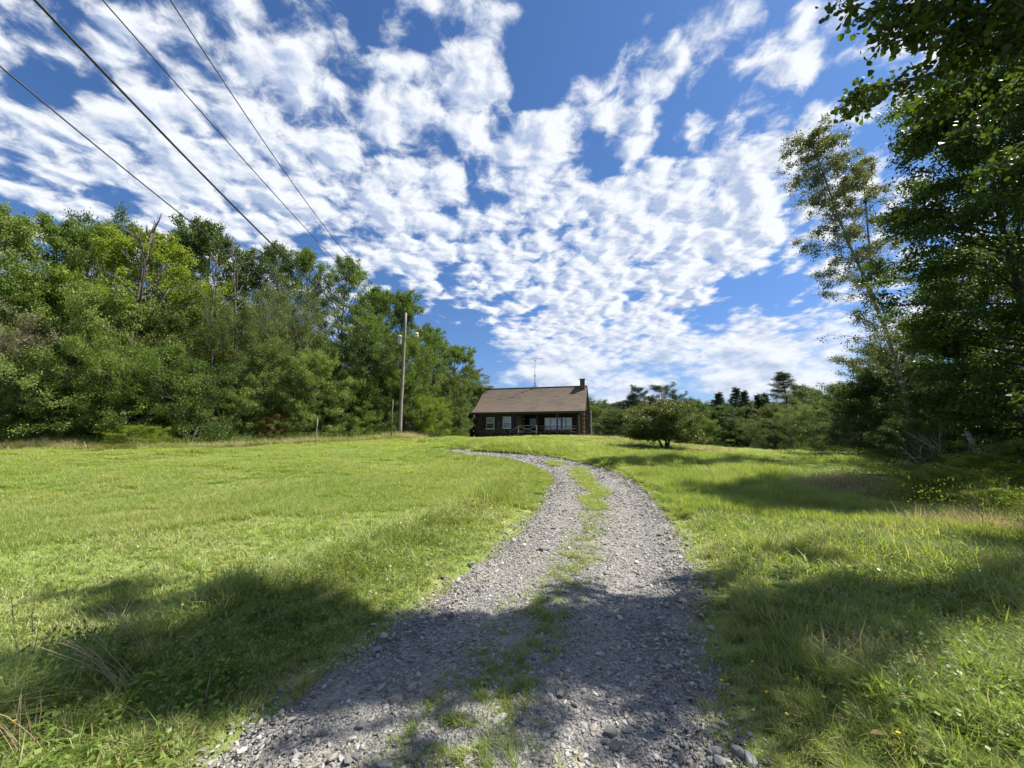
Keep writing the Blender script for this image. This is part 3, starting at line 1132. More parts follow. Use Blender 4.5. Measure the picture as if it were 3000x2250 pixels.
def build_antenna():
    a = loc(1145, 712, 3.6)
    b_ = HM @ Vector((a.x, 3.6, 5.84))
    o = empty('roof_antenna', b_, HROT)
    tag(o, 'tall thin tripod television antenna standing on the cabin roof ridge', 'antenna')
    H = 3.25
    MB().tube([(0, 0, .1), (0, 0, 1.25), (.0, 0, 1.26), (.02, 0, H)], [.032, .032, .02, .02], 6).build('mast', M['dark_metal'], o)
    for x, y, z in ((-.34, -.28, -.22), (.30, -.28, -.22), (0, .34, -.24)):
        MB().tube([(0, 0, .62), (x, y, z)], .02, 5).build('leg', M['dark_metal'], o)
    MB().tube([(-.2, -.15, .1), (.2, -.15, .1), (0, .2, .1), (-.2, -.15, .1)], .012, 4).build('brace', M['dark_metal'], o)
    e = MB()
    e.tube([(-1.1, -.15, H - .06), (.9, .15, H - .02)], .018, 5)
    e.build('boom', M['dark_metal'], o)
    for i in range(9):
        t = i / 8
        x, y = -1.05 + 1.9 * t, -.15 + .3 * t
        L = .75 - .38 * abs(t - .7) / .7 if i else .5
        MB().tube([(x + .05 * L, y - L, H - .05), (x - .05 * L, y + L, H - .03)], .009, 4).build('element', M['dark_metal'], o)
    MB().tube([(.05, 0, H - .2), (.55, -.25, H - .85)], .010, 4).build('element', M['dark_metal'], o)
    MB().box(-.05, .05, -.05, .05, 1.2, 1.42).build('rotor', M['dark_metal'], o)
    MB().box(.0, .10, -.05, .05, H - .32, H - .24).build('amplifier', M['dark_metal'], o)


build_antenna()

# ------------------------------------------------------------------ utility pole and wires
PB = P(1170, 1290, 30.0)
PBZ = tz(PB.x, PB.y)
PT = P(1189, 917, 30.0)
lean = (PT - Vector((PB.x, PB.y, PBZ)))


def on_pole(f):
    return Vector((PB.x, PB.y, PBZ)) + lean * f


def build_pole():
    o = empty('utility_pole', (PB.x, PB.y, PBZ))
    tag(o, 'weathered wooden utility pole with transformer and lamp beside the cabin drive', 'utility pole')
    n = 10
    r = random.Random(2)
    MB().tube([lean * (i / n) + Vector((r.uniform(-.012, .012), 0, -.3 if i == 0 else 0)) for i in range(n + 1)], [.15 - .06 * i / n for i in range(n + 1)], 12).build('pole', M['pole_wood'], o, smooth=True)
    top = lean
    MB().tube([top + Vector((-.09, 0, -.9)), top + Vector((-.09, 0, .22))], .018, 5).build('bracket', M['dark_metal'], o)
    MB().lathe([(.03, 0), (.06, .03), (.04, .06), (.06, .09), (.03, .14)], top + Vector((-.09, 0, .2)), 10).build('insulator', M['ceramic'], o)
    # transformer
    c = lean * .775 + Vector((-.38, -.08, 0))
    t = MB().lathe([(.12, -.36), (.20, -.34), (.21, -.3), (.21, .26), (.225, .28), (.225, .31), (.16, .37), (.05, .39)], c, 16).build('transformer', M['can'], o, smooth=True)
    for dx in (-.09, .09):
        MB().lathe([(.02, 0), (.045, .03), (.025, .06), (.045, .09), (.02, .14)], c + Vector((dx, 0, .36)), 8).build('bushing', M['ceramic'], t)
    MB().box(c.x + .18, c.x + .40, c.y - .03, c.y + .03, c.z + .12, c.z + .18).box(c.x + .18, c.x + .40, c.y - .03, c.y + .03, c.z - .22, c.z - .16).build('hanger', M['dark_metal'], t)
    MB().tube([c + Vector((-.09, 0, .5)), c + Vector((.1, 0, .75)), lean * .95], .008, 4).tube([c + Vector((.09, 0, .5)), c + Vector((.3, 0, .6))], .008, 4).build('jumper', M['cable'], t)
    # lamp arm and head
    a = lean * .79
    MB().tube([a + Vector((.1, -.02, .02)), a + Vector((.45, -.1, .24)), a + Vector((.85, -.15, .32))], .035, 6).build('lamp_arm', M['metal'], o)
    MB().tube([a + Vector((.1, -.02, -.12)), a + Vector((.5, -.1, .14))], .02, 5).build('lamp_arm', M['metal'], o)
    hd = a + Vector((.98, -.16, .22))
    lm = MB().lathe([(.12, .05), (.17, .06), (.16, .14), (.10, .21), (.05, .22)], hd, 14).build('lamp_head', M['white_paint'], o, smooth=True)
    MB().lathe([(.08, -.20), (.145, -.16), (.15, .0), (.145, .06)], hd, 14).build('lamp_shade', M['lamp_glass'], lm, smooth=True)
    w = lean * .655
    MB().tube([w + Vector((-.13, -.05, 0)), w + Vector((.13, -.05, 0))], .02, 5).build('cable_clamp', M['dark_metal'], o)


build_pole()


def wire(label, end, pa, ya, pb, yb, rad):
    """hanging wire: attached at end, passing two measured spots on its way behind the camera"""
    A, Q1, Q2 = Vector(end), P(*pa, ya), P(*pb, yb)
    # horizontal straight line A -> Q2, z parabola through three points
    def s_of(q):
        return (q.xy - A.xy).length
    s1, s2 = s_of(Q1), s_of(Q2)
    Mx = np.array([[s1, s1 ** 2], [s2, s2 ** 2]])
    k = np.linalg.solve(Mx, [Q1.z - A.z, Q2.z - A.z])
    d = (Q2.xy - A.xy).normalized()
    pts = []
    Lt = s2 + 14
    for i in range(61):
        s_ = Lt * i / 60
        pts.append((A.x + d.x * s_, A.y + d.y * s_, A.z + k[0] * s_ + k[1] * s_ ** 2))
    o = MB().tube(pts, rad, 6).build('overhead_wire', M['cable'])
    tag(o, label, 'wire', 'overhead wires running to the utility pole')


def on_line(px, Y0=None, A=None, B=None):
    pass


def wire_depth(px, py, A, B):
    """depth Y where the ray through a photograph spot meets the vertical plane through A and B"""
    d = pixdir(px, py)
    n = Vector((B[1] - A[1], -(B[0] - A[0]), 0))
    t = (Vector(A) - Vector((0, 0, CAMZ))).dot(n) / d.dot(n)
    return d.y * t


def build_wires():
    top = on_pole(1.0) + Vector((-.09, 0, .3))
    tr = on_pole(.86) + Vector((-.1, 0, 0))
    lo = on_pole(.655) + Vector((-.12, -.05, 0))
    lo2 = on_pole(.60) + Vector((-.12, -.05, 0))
    for lab, A, B, p1, p2, rad in (
            ('thick black service cable, heaviest of the overhead wires', lo, (-8.2, -8, 0), (814, 732), (104, 2), .026),
            ('thin overhead wire that ends highest, at the pole top', top, (-6.2, -8, 0), (860, 540), (500, 2), .0125),
            ('thin overhead wire running next to the thick black cable on its right', tr, (-7.0, -8, 0), (680, 430), (302, 2), .0125),
            ('overhead wire leftmost in the sky, dipping behind the treetops', lo2, (-11.5, -8, 0), (470, 580), (2, 196), .017)):
        y1, y2 = wire_depth(*p1, A, B), wire_depth(*p2, A, B)
        wire(lab, A, p1, y1, p2, y2, rad)


build_wires()
# ------------------------------------------------------------------ trees
def leafmats():
    F = {}
    F['mid'] = foliage('leaf_mid', (.070, .125, .022), (.165, .225, .045), .38)
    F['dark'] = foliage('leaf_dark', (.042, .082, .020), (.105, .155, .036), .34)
    F['yellow'] = foliage('leaf_yellow', (.15, .205, .02), (.25, .30, .04), .42)
    F['olive'] = foliage('leaf_olive', (.078, .108, .026), (.155, .19, .05), .34)
    F['pale'] = foliage('leaf_pale', (.115, .175, .042), (.23, .285, .08), .38)
    F['grey'] = foliage('leaf_grey', (.12, .12, .07), (.25, .23, .15), .25)
    F['pine'] = foliage('leaf_pine', (.032, .062, .03), (.08, .115, .055), .15)
    F['rust'] = foliage('leaf_rust', (.16, .115, .035), (.26, .17, .07), .35)
    F['apple'] = foliage('leaf_apple', (.07, .09, .014), (.15, .165, .025), .38)
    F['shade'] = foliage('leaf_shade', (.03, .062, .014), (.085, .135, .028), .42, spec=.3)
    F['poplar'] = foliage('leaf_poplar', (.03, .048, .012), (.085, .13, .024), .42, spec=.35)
    F['birch'] = foliage('leaf_birch', (.085, .10, .045), (.19, .20, .10), .34)
    F['lime'] = foliage('leaf_lime', (.14, .20, .02), (.24, .30, .04), .5)
    F['goldenrod'] = foliage('leaf_goldenrod', (.12, .18, .03), (.29, .31, .04), .42)
    F['tan'] = foliage('leaf_tan', (.40, .33, .21), (.52, .45, .30), .3)
    return F


F = leafmats()
M['bark_birch'] = pbr('bark_birch', (.30, .29, .27), (.13, .12, .11), 5, .8, .01, stretch=(1, 1, 2.5), c3=(.06, .055, .05), s3=3.5)
M['dead_grey'] = pbr('dead_grey', (.075, .065, .058), (.13, .115, .105), 12, .9, .01, stretch=(1, 1, .3))


def unit(v):
    return v / np.maximum(np.linalg.norm(v, axis=-1, keepdims=True), 1e-6)


def leaf_arrays(C, L, Wd, g, up=.6, droop=.0, shape='rhomb'):
    """C centres (n,3). returns verts, faces, rnd"""
    n = len(C)
    nr = unit(g.normal(0, 1, (n, 3)) + np.array([0, 0, up]))
    a = g.normal(0, 1, (n, 3)) + np.array([0, 0, -droop])
    a = unit(a - nr * (a * nr).sum(1, keepdims=True))
    s = np.cross(nr, a)
    L = (L * g.uniform(.65, 1.2, n))[:, None]
    Wd = L * Wd
    rn = g.random(n)
    if shape == 'rhomb':
        V = np.stack([C, C + a * L * .45 + s * Wd * .5, C + a * L, C + a * L * .45 - s * Wd * .5], 1)
        k = 4
        f = np.arange(n * 4).reshape(n, 4)
    elif shape == 'round':     # folded leaf of six points
        cup = nr * L * .10
        V = np.stack([C, C + a * L * .25 + s * Wd * .46 + cup, C + a * L * .65 + s * Wd * .42 + cup, C + a * L, C + a * L * .65 - s * Wd * .42 + cup, C + a * L * .25 - s * Wd * .46 + cup], 1)
        k = 6
        q = np.arange(n * 6).reshape(n, 6)
        f = np.concatenate([q[:, [0, 1, 2, 3]], q[:, [0, 3, 4, 5]]])
    V = V.reshape(-1, 3)
    return V, f, np.repeat(rn, k)


class Wood:
    def __init__(s):
        s.mb = MB()
        s.clumps = []

    def limb(s, pts, r0, r1, n=5):
        k = len(pts)
        s.mb.tube(pts, [r0 + (r1 - r0) * (i / (k - 1)) ** .8 for i in range(k)], n, cap=False)


def path(p, d, L, n, bend=0.0, wob=.08, r=random):
    """polyline from p along d; bend>0 curves upward, <0 droops"""
    pts = [Vector(p)]
    d = Vector(d).normalized()
    for i in range(n):
        pts.append(pts[-1] + d * (L / n))
        d = (d + Vector((r.gauss(0, wob), r.gauss(0, wob), r.gauss(0, wob) + bend / n))).normalized()
    return pts


def along(pts, t):
    f = t * (len(pts) - 1)
    i = min(int(f), len(pts) - 2)
    return pts[i].lerp(pts[i + 1], f - i), (pts[i + 1] - pts[i]).normalized()


def make_tree(seed, H, Rr, zb, nl=26, prof=None, up=(.15, 1.1), bend=-.1, sub=5, sublen=.42, nleaf=30000, ll=.12, lw=.62, rc=.42, flat=.85, trunk_r=None, lean=(0, 0), droop=.3, upn=.6,
              shape='rhomb', multi=1, fill=.25, crown_pow=.6, skip=0.0, spread0=0.0):
    """returns (wood mesh, crown mesh) data, without objects"""
    r = random.Random(seed)
    g = np.random.default_rng(seed)
    w = Wood()
    tr = trunk_r or .016 * H
    prof = prof or (lambda t: max(.12, math.sin(math.pi * min(1, t * .80 + .17)) ** .7))
    cl = []
    for mi in range(multi):
        a0 = 2 * math.pi * mi / multi + r.random()
        d = Vector((lean[0] + (math.cos(a0) * spread0 if multi > 1 else 0), lean[1] + (math.sin(a0) * spread0 if multi > 1 else 0), 1))
        tk = path((0, 0, -.2), d, H * .96 / max(.6, d.normalized().z) * .97, 12, .0, .035, r)
        k = len(tk)
        w.limb(tk, tr * (1 if multi == 1 else .7), tr * .12, 8)
        for i in range(nl // multi):
            t = (i + r.random() * .8) / (nl // multi)
            h = (zb + (H * .97 - zb) * t) / H
            p, dd = along(tk, min(.985, h))
            az = i * 2.399 + r.uniform(-.5, .5) + mi
            L = Rr * prof(t) * r.uniform(.72, 1.15)
            if r.random() < skip:
                continue
            u = up[0] + (up[1] - up[0]) * t + r.gauss(0, .12)
            dr = Vector((math.cos(az), math.sin(az), math.tan(max(-1.2, min(1.35, u)))))
            lp = path(p, dr, L / max(.5, math.cos(min(u, 1.2))) if u < .9 else L * 1.25, 6, bend, .07, r)
            rr = max(.012, tr * .38 * (1 - t * .75))
            w.limb(lp, rr, .008, 5)
            for j in range(sub):
                f = .30 + .68 * (j + r.random() * .6) / sub
                q, qd = along(lp, min(f, .99))
                side = qd.cross(Vector((0, 0, 1)))
                side = side.normalized() if side.length > .1 else Vector((1, 0, 0))
                sd = qd * r.uniform(.3, .9) + side * r.choice((-1, 1)) * r.uniform(.5, 1.1) + Vector((0, 0, r.uniform(-.25, .5)))
                sl_ = L * sublen * (1.15 - .5 * f) + .25
                sp = path(q, sd, sl_, 3, bend, .12, r)
                w.limb(sp, max(.008, rr * .35), .004, 3)
                for f2 in (.45, .75, 1.0):
                    c, _ = along(sp, min(f2, .999))
                    cl.append((c.x, c.y, c.z, r.uniform(.7, 1.2)))
            c = lp[-1]
            cl.append((c.x, c.y, c.z, 1.0))
            if r.random() < fill:
                c, _ = along(lp, .35)
                cl.append((c.x, c.y, c.z, 1.1))
        cl.append((tk[-1].x, tk[-1].y, tk[-1].z, .8))
    cl = np.array(cl)
    cl = cl[cl[:, 2] > .15]
    wt = g.uniform(.4, 1.6, len(cl)) * cl[:, 3] ** 2
    ci = g.choice(len(cl), nleaf, p=wt / wt.sum())
    rad = rc * cl[ci, 3:4] * (.55 + .45 * (Rr / 4))
    off = g.normal(0, 1, (nleaf, 3)) * .5 * rad * np.array([1, 1, flat])
    C = cl[ci, :3] + off
    C[:, 2] = np.maximum(C[:, 2], .03)
    V, f, rn = leaf_arrays(C, ll, lw, g, upn, droop, shape)
    # clump tone adds to leaf tone so that sprays differ a little in colour
    tone = g.random(len(cl))[ci]
    per = len(V) // nleaf
    rn = np.clip(rn * .55 + np.repeat(tone, per) * .45, 0, 1)
    return w.mb, V, f, rn


KINDS = {}
KTOP = {}


def kind(key, mat, bark, **kw):
    mb, V, f, rn = make_tree(**kw)
    wm = mb.mesh('trunk', M[bark], smooth=True)
    cm = np_mesh('crown', V, [f], F[mat], {'rnd': rn})
    KINDS[key] = (wm, cm, kw['H'], float(np.percentile(np.hypot(V[:, 0], V[:, 1]), 97)))
    KTOP[key] = float(np.percentile(V[:, 2], 99.7))


kind('maple', 'mid', 'bark', seed=11, H=12, Rr=3.6, zb=1.2, nl=34, nleaf=48000, ll=.13, sub=6, rc=.33)
kind('broad', 'mid', 'bark', seed=12, H=10, Rr=4.2, zb=.8, nl=34, nleaf=48000, ll=.135, sub=7, rc=.34)
kind('ash', 'dark', 'bark', seed=13, H=13, Rr=2.9, zb=1.2, nl=40, up=(.3, 1.25), nleaf=38000, ll=.14, lw=.4, sub=5, rc=.32, flat=.8)
kind('ragged', 'mid', 'bark', seed=14, H=12, Rr=3.2, zb=1.0, nl=26, up=(.2, 1.2), nleaf=26000, ll=.14, lw=.45, sub=5, rc=.34, flat=.6, skip=.1)
kind('shrub', 'mid', 'bark', seed=15, H=5, Rr=3.0, zb=.2, nl=34, up=(.15, 1.1), nleaf=38000, ll=.10, sub=6, multi=2, spread0=.25, rc=.33, flat=.9, prof=lambda t: max(.2, math.sin(math.pi * (.32 + .62 * t)) ** .6), bend=-.1)
kind('willow', 'olive', 'bark', seed=16, H=6.5, Rr=3.0, zb=.3, nl=36, up=(.3, 1.2), nleaf=50000, ll=.085, lw=.4, sub=6, multi=3, spread0=.3, rc=.32, prof=lambda t: max(.2, math.sin(math.pi * (.30 + .62 * t)) ** .6))
kind('thicket', 'mid', 'bark', seed=17, H=7.5, Rr=3.4, zb=.15, nl=44, up=(.15, 1.25), nleaf=44000, ll=.115, sub=6, rc=.32, prof=lambda t: max(.15, math.sin(math.pi * (.36 + .58 * t)) ** .6), bend=-.15, flat=.9)
kind('pine', 'pine', 'bark_dark', seed=18, H=14, Rr=3.3, zb=1.5, nl=60, up=(.05, .55), nleaf=30000, ll=.24, lw=.14, sub=6, sublen=.35, rc=.42, flat=.35, bend=.25, prof=lambda t: max(.06, (1 - t) ** .75 * (.9 + .2 * math.sin(t * 31) ** 2)), droop=-.5, upn=.3)
kind('umbrella', 'pine', 'bark_dark', seed=19, H=14, Rr=3.0, zb=7.5, nl=26, up=(-.05, .9), nleaf=26000, ll=.27, lw=.13, sub=6, sublen=.4, rc=.55, flat=.4, bend=.35, prof=lambda t: max(.15, math.sin(math.pi * (.25 + .68 * t)) ** .8), skip=.15, droop=-.5, upn=.3)
kind('spruce', 'pine', 'bark_dark', seed=20, H=11, Rr=2.3, zb=.3, nl=90, up=(-.15, .25), nleaf=30000, ll=.20, lw=.16, sub=5, sublen=.22, rc=.20, flat=.4, bend=.1, prof=lambda t: max(.03, (1 - t) ** 1.0), droop=-.2, upn=.3)


def tree(kname, px, topy, Y, wid, mat, label, group=None, name=None, cat='tree', rz=None, bark=None, sink=0.0):
    """a tree at depth Y under the photograph spot px whose top is seen at topy; wid = crown width in metres"""
    b0 = P(px, 1290, Y)
    b0.x = P(px, topy * .65 + 1290 * .35, Y).x
    zg = tz(b0.x, b0.y) - sink
    H = P(px, topy, Y).z - zg
    wm, cm, h0, r0 = KINDS[kname]
    nm = name or {'pine': 'pine_tree', 'umbrella': 'pine_tree', 'spruce': 'spruce_tree', 'shrub': 'bush', 'willow': 'bush', 'thicket': 'small_tree'}.get(kname, 'deciduous_tree')
    o = empty(nm, (b0.x, b0.y, zg), random.uniform(0, 6.28) if rz is None else rz)
    sx = wid / (2.05 * r0)
    o.scale = (sx, sx, H / (KTOP[kname] * .985))
    tag(o, label, cat, group)
    t = link(bpy.data.objects.new('trunk', wm), o)
    c = link(bpy.data.objects.new('crown', cm), o)
    if mat:
        c.material_slots[0].link = 'OBJECT'
        c.material_slots[0].material = F[mat]
    if bark:
        t.material_slots[0].link = 'OBJECT'
        t.material_slots[0].material = M[bark]
    return o


G1 = 'trees of the wood left of the cabin'
random.seed(21)
LEFT = [
    # tall row
    ('maple', -420, 640, 21, 9, 'mid', 'tall tree beyond the left edge of the wood, green'),
    ('maple', -60, 605, 20.5, 7.5, 'pale', 'light green tree leaning into view at the left end of the wood'),
    ('ragged', 125, 640, 24, 6.5, 'mid', 'ragged green tree with thin upright tips near the left end of the wood'),
    ('ragged', 235, 668, 25, 5.5, 'mid', 'green tree with loose tips between the ragged tree and the dark round crown'),
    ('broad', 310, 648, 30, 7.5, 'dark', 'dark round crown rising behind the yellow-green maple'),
    ('maple', 455, 690, 24.5, 9.0, 'yellow', 'bright yellow-green maple behind the tallest dead tree'),
    ('maple', 610, 660, 30, 8.0, 'dark', 'dark green maple right of the yellow-green maple'),
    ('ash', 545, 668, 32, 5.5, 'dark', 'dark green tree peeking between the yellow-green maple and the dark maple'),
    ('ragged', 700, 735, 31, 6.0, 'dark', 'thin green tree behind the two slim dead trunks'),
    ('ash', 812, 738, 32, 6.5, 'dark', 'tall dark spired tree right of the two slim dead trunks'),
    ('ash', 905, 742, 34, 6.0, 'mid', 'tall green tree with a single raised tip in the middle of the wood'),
    ('ash', 1000, 772, 35, 6.5, 'mid', 'tall green tree where the right-hand thin wire meets the wood'),
    ('maple', 1090, 845, 36, 7.5, 'mid', 'green tree just left of the top of the utility pole'),
    ('maple', 1190, 872, 38, 6.5, 'mid', 'round green tree directly behind the top of the utility pole'),
    ('ash', 1262, 960, 39, 6.0, 'mid', 'green tree right behind the lamp of the utility pole'),
    ('maple', 1325, 1022, 43, 7.0, 'mid', 'green tree sloping down towards the cabin roof'),
    ('ragged', 1382, 1085, 46, 6.0, 'olive', 'last olive green tree of the wood, touching the cabin roof'),
    ('ash', 1290, 1000, 45, 6.0, 'dark', 'dark green tree hidden behind the trees near the lamp'),
    # middle and hem
    ('thicket', 40, 800, 21.5, 7, 'mid', 'green small tree above the grey thicket at the left end'),
    ('thicket', 215, 800, 22.5, 7, 'mid', 'green small tree under the ragged tree tips'),
    ('thicket', 345, 850, 22, 6.5, 'pale', 'light green small tree below the left side of the yellow-green maple'),
    ('thicket', 520, 900, 24, 7, 'olive', 'olive small tree below the dead tree trunk'),
    ('willow', 70, 925, 19.5, 7.0, 'grey', 'grey-brown twiggy thicket with half-dead leaves at the left end'),
    ('shrub', 235, 1010, 20.0, 6.5, 'pale', 'pale green bush right of the grey twiggy thicket'),
    ('shrub', 420, 1010, 20.5, 6.0, 'mid', 'green bush above the bright low sumac'),
    ('shrub', 575, 1060, 22, 6.5, 'dark', 'dark bush over the deep shadow at the foot of the wood'),
    ('willow', 665, 880, 25, 6.5, 'olive', 'olive bushy tree under the two slim dead trunks'),
    ('willow', 845, 848, 28, 8.0, 'olive', 'large olive bushy tree in the middle of the wood'),
    ('thicket', 760, 1000, 26, 5.5, 'pale', 'light green small tree right of the olive tree under the dead trunks'),
    ('thicket', 935, 1035, 27, 5.5, 'pale', 'bright green small tree above the thin white birch trunk'),
    ('thicket', 1030, 985, 30, 6.5, 'dark', 'dark green small tree left of the thin bare post'),
    ('broad', 1105, 930, 31.5, 6.5, 'mid', 'green tree left of the utility pole, its branches reaching the pole'),
    ('thicket', 1010, 1110, 28.5, 5.0, 'mid', 'green bush at the hem of the wood left of the thin bare post'),
    ('thicket', 1215, 985, 34, 6.5, 'mid', 'green small tree just right of the utility pole'),
    ('thicket', 1160, 1085, 33, 5.5, 'olive', 'olive bush behind the foot of the utility pole'),
    ('shrub', 1262, 1165, 33, 3.6, 'yellow', 'bright green shrub nearest the cabin at the hem of the wood'),
    ('thicket', 1315, 1100, 37.5, 4.2, 'olive', 'olive small tree between the bright shrub and the cabin'),
    ('shrub', 1352, 1195, 38.0, 2.4, 'pale', 'grey-green bush touching the left wall of the cabin'),
    ('thicket', 1405, 1130, 47, 5, 'mid', 'green small tree hidden behind the left end of the cabin'),
    ('shrub', 700, 1150, 24.5, 4.2, 'pale', 'low pale bush at the hem of the wood left of the rust-tinted shrub'),
    ('shrub', 862, 1170, 26, 4.0, 'mid', 'low green bush just left of the thin white birch trunk'),
    ('shrub', 130, 1130, 19.2, 4.5, 'dark', 'low dark bush at the foot of the grey twiggy thicket'),
    ('shrub', 1100, 1165, 30.5, 3.6, 'mid', 'low green bush right behind the thin bare post'),
]
for k_, px, ty, Y, wd, mt, lb in LEFT:
    tree(k_, px, ty, Y, wd, mt, lb, G1)
# deeper rows that close the wood
for i in range(15):
    px = -60 + i * 97
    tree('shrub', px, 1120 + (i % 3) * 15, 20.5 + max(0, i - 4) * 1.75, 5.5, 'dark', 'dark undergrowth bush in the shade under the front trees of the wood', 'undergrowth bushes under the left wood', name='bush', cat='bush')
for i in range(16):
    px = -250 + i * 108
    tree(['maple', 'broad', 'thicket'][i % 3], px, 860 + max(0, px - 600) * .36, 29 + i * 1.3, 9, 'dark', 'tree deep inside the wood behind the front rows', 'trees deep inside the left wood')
o = tree('shrub', 805, 1215, 25, 2.3, 'rust', 'rust-tinted leafy shrub at the hem of the wood', name='bush', cat='bush')
o = tree('shrub', 395, 1248, 18.8, 2.6, 'lime', 'bright yellow-green low sumac bush at the hem of the wood', name='bush', cat='bush')
o = tree('shrub', 25, 1272, 18.5, 1.5, 'pale', 'small pale bush at the foot of the wood, at the left edge', name='bush', cat='bush')


def dead_tree(px, topy, Y, seed, label, spread, n, r0=.13, low=.35):
    r = random.Random(seed)
    b0 = P(px, 1290, Y)
    b0.x = P(px, topy * .7 + 1290 * .3, Y).x
    zg = tz(b0.x, b0.y)
    H = P(px, topy, Y).z - zg
    o = empty('dead_tree', (b0.x, b0.y, zg))
    tag(o, label, 'dead tree', 'dead trees in the left wood')
    tk = path((0, 0, -.2), (r.uniform(-.03, .03), 0, 1), H * .93, 12, 0, .03, r)
    MB().tube(tk, [r0 * (1 - .8 * i / 12) + .008 for i in range(13)], 8).build('trunk', M['dead_grey'], o, smooth=True)
    for i in range(n):
        f = low + (.97 - low) * (i + r.random() * .5) / n
        p, d = along(tk, f)
        az = i * 2.4 + r.uniform(-.4, .4)
        L = spread * (1.15 - .75 * (f - low) / (1 - low)) * r.uniform(.6, 1.2)
        b_ = MB()
        lp = path(p, (math.cos(az), math.sin(az), r.uniform(.25, 1.1) + f), L, 6, .5, .14, r)
        k = r0 * .50 * (1.1 - f * .6)
        b_.tube(lp, [k * (1 - .8 * j / 6) + .012 for j in range(7)], 5)
        for j in range(4):
            q, qd = along(lp, .35 + .6 * j / 4)
            sp = path(q, qd + Vector((r.uniform(-.8, .8), r.uniform(-.8, .8), r.uniform(.1, 1))), L * r.uniform(.2, .42), 4, .5, .2, r)
            b_.tube(sp, [.024, .02, .017, .014, .01], 3)
        b_.build('branch', M['dead_grey'], o, smooth=True)


dead_tree(412, 605, 22.3, 4, 'tallest dead tree with bare grey branches in front of the yellow-green maple', 2.5, 22, .16, .5)
dead_tree(655, 690, 24.5, 5, 'slim dead tree, shorter of the pair at the centre of the wood', 1.6, 13, .09, .55)
dead_tree(708, 658, 25, 6, 'slim dead tree, taller of the pair at the centre of the wood', 1.7, 16, .09, .55)


def stem(name, label, cat, pts, r0, r1, mat, group=None):
    k = len(pts)
    o = MB().tube(pts, [r0 + (r1 - r0) * i / (k - 1) for i in range(k)], 8).build(name, mat, smooth=True)
    tag(o, label, cat, group)


q = ground(924, 1302)
q = P(924, 1296, 22.5)
q.z = tz(q.x, q.y)
stem('birch_sapling_trunk', 'thin white birch trunk at the hem of the left wood', 'tree trunk', [q, q + Vector((.05, 0, .5)), q + Vector((.03, 0, .9)), q + Vector((.02, .1, 1.5))], .025, .015, M['bark_pale'])
q = P(1145, 1296, 28.5)
q.z = tz(q.x, q.y)
stem('bare_post', 'thin bare grey post standing left of the utility pole', 'post', [q, q + Vector((.02, 0, 1.5)), q + Vector((.04, 0, 2.9))], .04, .03, M['bark'])

# ---- far tree line right of the cabin
G2 = 'far tree line right of the cabin'
FAR = [
    ('thicket', 1750, 1190, 52, 7, 'olive', 'olive tree just right of the chimney in the far tree line'),
    ('thicket', 1800, 1200, 50, 6, 'dark', 'dark bushy tree second from the chimney in the far tree line'),
    ('pine', 1838, 1158, 62, 6.5, None, 'dark pine shouldering the left umbrella pine'),
    ('umbrella', 1870, 1128, 60, 4.2, None, 'umbrella-topped pine, left and rounder of the two on the skyline'),
    ('umbrella', 1938, 1122, 60, 5.4, None, 'umbrella-topped pine with ragged side branches, right of the two on the skyline'),
    ('umbrella', 1985, 1150, 62, 3.8, None, 'smaller ragged pine leaning out right of the umbrella pines'),
    ('broad', 1840, 1195, 50, 6, 'olive', 'olive tree left behind the lone round tree'),
    ('thicket', 1900, 1190, 52, 7, 'dark', 'dark green tree behind the left half of the lone round tree'),
    ('broad', 1985, 1192, 58, 9, 'olive', 'olive tree behind the right half of the lone round tree'),
    ('broad', 2045, 1172, 64, 9, 'dark', 'wide olive crown between the lone tree and the dark spruces'),
    ('spruce', 2112, 1155, 60, 5.2, None, 'narrow dark spruce, left of the dark conifer group'),
    ('spruce', 2150, 1138, 60, 5.6, None, 'broad dark conifer with the highest tip in the middle of the far tree line'),
    ('spruce', 2182, 1150, 58, 4.6, None, 'dark conifer overlapping the broad dark conifer on its right'),
    ('spruce', 2225, 1160, 62, 4.8, None, 'thin dark spruce right of the broad dark conifer'),
    ('spruce', 2258, 1155, 60, 5.0, None, 'dark spruce left of the tallest pine'),
    ('pine', 2300, 1098, 58, 8.5, None, 'tallest pine of the far tree line with long side boughs'),
    ('spruce', 2345, 1130, 57, 6.0, None, 'dark conifer right of the tallest pine'),
    ('broad', 2110, 1185, 56, 8, 'dark', 'dark tree at the foot of the narrow spruce'),
    ('willow', 2205, 1222, 50, 4.8, 'olive', 'lone olive willow bush in front of the dark conifers'),
    ('thicket', 2260, 1188, 52, 6, 'olive', 'olive tree below the thin spruces'),
    ('willow', 2320, 1205, 46, 6, 'olive', 'yellow-olive willow bush below the tallest pine'),
    ('willow', 2392, 1180, 44, 6.5, 'pale', 'pale olive bush left of the birch'),
    ('broad', 2395, 1135, 52, 8, 'olive', 'olive tree behind the pale bush left of the birch'),
    ('willow', 2455, 1170, 38, 6, 'olive', 'olive bush under the birch crown'),
    ('broad', 2480, 1120, 44, 9, 'dark', 'dark tree behind the birch'),
    ('thicket', 2060, 1225, 54, 6, 'mid', 'low green tree right of the lone round tree'),
]
for k_, px, ty, Y, wd, mt, lb in FAR:
    tree(k_, px, ty, Y, wd, mt, lb, G2)
for i in range(30):
    tree(['thicket', 'broad', 'spruce', 'pine'][i % 4], 1700 + i * 40, 1170 + (i * 7) % 17, 64 + (i % 3) * 4, 10, ['dark', 'dark', None, None][i % 4], 'tree in the rows behind the far tree line', 'trees behind the far tree line')

